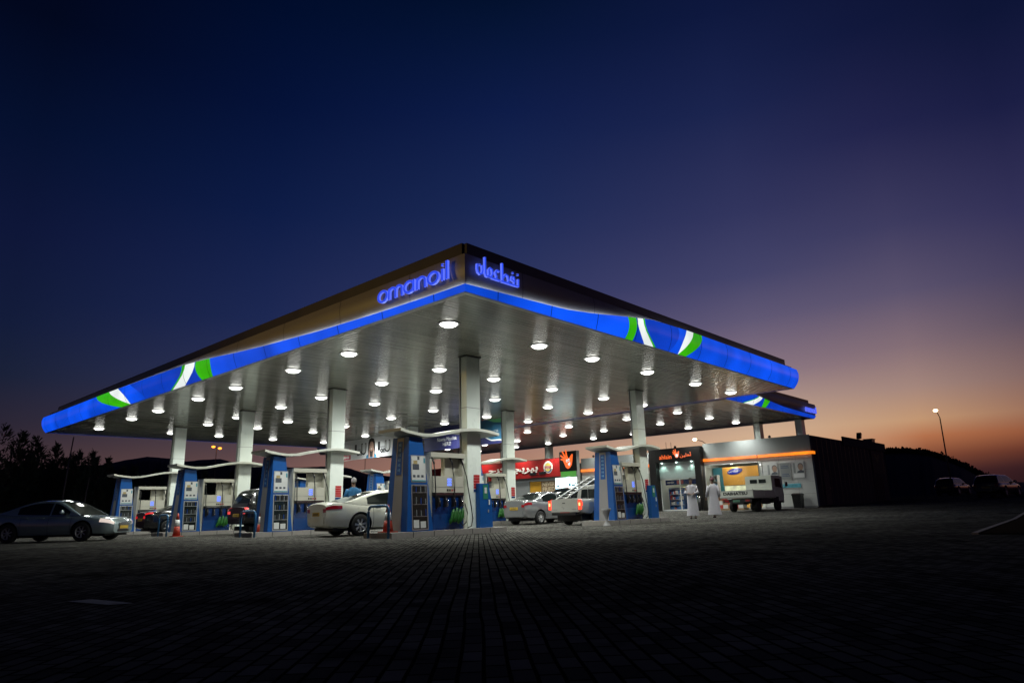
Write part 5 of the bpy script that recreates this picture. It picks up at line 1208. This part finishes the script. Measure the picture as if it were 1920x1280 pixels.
for _ in range(15000):
    a = r.uniform(-86, -44); d = r.uniform(72, 84); h = (2.9 if a < -60 else 2.3)*r.random()**.6*(1+.2*math.sin(a*3)+.12*math.sin(a*11)); q = Vector(pol(a, d, h)); s = r.uniform(.25, .6)
    v1 = Vector((r.uniform(-1, 1), r.uniform(-1, 1), r.uniform(-.3, 1))).normalized()*s; v2 = v1.cross(Vector((r.random(), r.random(), r.random()))).normalized()*s*.7
    f = hd.bm.faces.new([hd.bm.verts.new(q+w) for w in (-v1-v2, v1-v2, v1+v2, -v1+v2)]); f.material_index = k2
tag(hd.build('scrub'), 'dark low scrub running along the foot of the hills behind the station', 'scrub', kind='stuff')

# ------------------------------------------------------------------ people
SKIN = mat('skin', (.20, .12, .085), .55, 0, .08, 12); ROBE = mat('white_robe', (.38, .37, .41), .8, 0, .1, 8, bump=.3); SHOE = mat('sandal', (.03, .02, .02), .6); HAIR = mat('black_hair', (.01, .008, .008), .7)
def skin_body(root, J, E, nm='body', mt=SKIN, sub=1):
    me = bpy.data.meshes.new(nm); keys = list(J); me.from_pydata([J[k][0] for k in keys], [(keys.index(a), keys.index(b_)) for a, b_ in E], []); me.materials.append(mt)
    o = bpy.data.objects.new(nm, me); col.objects.link(o); o.parent = root
    sk = o.modifiers.new('s', 'SKIN'); sk.use_smooth_shade = True; o.modifiers.new('u', 'SUBSURF').levels = sub
    lay = me.skin_vertices[0].data
    for i, k in enumerate(keys): lay[i].radius = (J[k][1], J[k][1] if len(J[k]) < 3 else J[k][2]); lay[i].use_root = (k == 'pelvis')
    ev(o); return o
def person(loc, rz, label, H=1.72, step=.0, shirt=ROBE, robe=True, hat=None, reach=False, legs_m=None):
    root = thing('person', label, 'person', loc, rz); s = H/1.72
    J = {'pelvis': ((0, 0, .93*s), .12, .095), 'waist': ((0, 0, 1.08*s), .115, .085), 'chest': ((0, .0, 1.28*s), .15, .10), 'neck0': ((0, 0, 1.42*s), .075), 'neck': ((0, .01, 1.485*s), .056), 'head0': ((0, .02, 1.555*s), .078, .088), 'head1': ((0, .02, 1.635*s), .080, .098), 'head2': ((0, .01, 1.69*s), .052, .062),
         'nose': ((0, .118, 1.585*s), .012)}
    E = [('pelvis', 'waist'), ('waist', 'chest'), ('chest', 'neck0'), ('neck0', 'neck'), ('neck', 'head0'), ('head0', 'head1'), ('head1', 'head2'), ('head0', 'nose')]
    for sd, n in ((-1, 'l'), (1, 'r')):
        st = step*sd
        J.update({n+'sh': ((sd*.18, 0, 1.38*s), .062), n+'hip': ((sd*.09, 0, .86*s), .088), n+'kn': ((sd*.10, st*.5+.02, .48*s), .056), n+'an': ((sd*.10, st, .09*s), .038), n+'toe': ((sd*.11, st+.16, .035), .034)})
        if reach: el, wr_ = (sd*.26, .10, 1.16*s), (sd*.20, .32, 1.12*s)
        elif step: el, wr_ = (sd*.24, -st*.25, 1.12*s), (sd*.25, -st*.6+.06, .88*s)
        else: el, wr_ = (sd*.27, -.02, 1.12*s), (sd*.10, .20, 1.06*s)
        J.update({n+'el': (el, .043), n+'wr': (wr_, .028)})
        d = (Vector(wr_)-Vector(el)).normalized(); w = Vector(wr_); side = d.cross(Vector((0, 0, 1)) if abs(d.z) < .9 else Vector((0, 1, 0))).normalized()
        J[n+'pm'] = (tuple(w+d*.06), .030, .016)
        E += [('chest', n+'sh'), (n+'sh', n+'el'), (n+'el', n+'wr'), (n+'wr', n+'pm'), ('pelvis', n+'hip'), (n+'hip', n+'kn'), (n+'kn', n+'an'), (n+'an', n+'toe')]
        for q, (off_, ln) in enumerate(((-.030, .062), (-.010, .074), (.010, .070), (.030, .055))):
            a = w+d*.085+side*off_; b_ = a+d*ln*.5; c = b_+(d*.8+Vector((0, 0, -.5))).normalized()*ln*.5
            J[n+'f%da' % q] = (tuple(a), .009); J[n+'f%db' % q] = (tuple(b_), .008); J[n+'f%dc' % q] = (tuple(c), .007)
            E += [(n+'pm', n+'f%da' % q), (n+'f%da' % q, n+'f%db' % q), (n+'f%db' % q, n+'f%dc' % q)]
        a = w+d*.035-side*.035; J[n+'ta'] = (tuple(a), .010); J[n+'tb'] = (tuple(a+d*.035-side*.02), .008); E += [(n+'wr', n+'ta'), (n+'ta', n+'tb')]
    skin_body(root, J, E)
    # face and hair
    m = MB()
    for sd in (-1, 1): m.lathe([(.001, -.009), (.012, 0), (.001, .009)], (sd*.033, .105, 1.605*s), HAIR, 8)
    m.box(-.025, .025, .100, .112, 1.535*s, 1.545*s, mat('lips', (.25, .09, .08), .5)); m.build('face', root)
    m = MB(); m.rings([[(.092*rr*math.cos(2*PI*k/16), .0+.105*rr*math.sin(2*PI*k/16)-.004, z*s) for k in range(16)] for rr, z in ((.9, 1.60), (1.02, 1.66), (.9, 1.72), (.5, 1.755), (.05, 1.765))], hat or HAIR); m.build('cap' if hat else 'hair', root)
    # clothing
    def ring(z, rx, ry, yo=0, n=20, xo=0, fold=0.): return [((rx*(1+fold*math.sin(5*a+z*9))*math.cos(a))+xo, yo+ry*(1+fold*math.sin(4*a+z*7))*math.sin(a), z*s) for a in [2*PI*k/n for k in range(n)]]
    m = MB()
    if robe: m.rings([ring(.13, .27+abs(step)*.2, .19+abs(step)*.55, 0, fold=.06), ring(.5, .235, .17+abs(step)*.3, 0, fold=.05), ring(.9, .20, .15, 0, fold=.03), ring(1.1, .19, .145, 0), ring(1.3, .215, .15, 0), ring(1.40, .19, .12, 0), ring(1.455, .09, .09, 0)], shirt, cap=False)
    else: m.rings([ring(.88, .185, .14, 0, fold=.03), ring(1.1, .18, .14, 0, fold=.03), ring(1.3, .215, .15, 0), ring(1.40, .19, .12, 0), ring(1.455, .085, .085, 0)], shirt, cap=False)
    m.build('robe' if robe else 'shirt', root)
    for sd, n in ((-1, 'l'), (1, 'r')):
        m = MB(); P_ = [J[n+'sh'][0], J[n+'el'][0], tuple(Vector(J[n+'el'][0]).lerp(Vector(J[n+'wr'][0]), .9 if robe else .55))]; m.tube(P_, .085, shirt, 12, .06); m.build('sleeve', root)
        if not robe:
            m = MB(); m.tube([J[n+'hip'][0], J[n+'kn'][0], tuple(Vector(J[n+'an'][0])+Vector((0, 0, -.02)))], .105, legs_m or DBLUE, 12, .065); m.build('trouser_leg', root)
        m = MB(); a = J[n+'an'][0]; m.lathe([(.9, 0), (1, .02), (.95, .05), (.5, .07)], (a[0], a[1]+.07, .0), SHOE, 14, .05, .14); m.build('shoe', root)
    return root
person((-15.05, 28.4, gz(0, 28.4)), R(-155), 'man in a long white robe standing with hands folded, left one of the pair', 1.76)
person((-14.45, 29.3, gz(0, 29.3)), R(50), 'man in a long white robe and dark cap walking, right one of the pair', 1.74, .22, hat=mat('dark_cap', (.10, .03, .04), .7))
person((-20.4, 14.05, .0), R(70), 'pump attendant in a blue shirt and grey cap behind the white sedan', 1.88, shirt=mat('blue_shirt', (.01, .10, .24), .8, 0, .15, 8, bump=.4), robe=False, hat=mat('grey_cap', (.25, .24, .25), .8), reach=True)
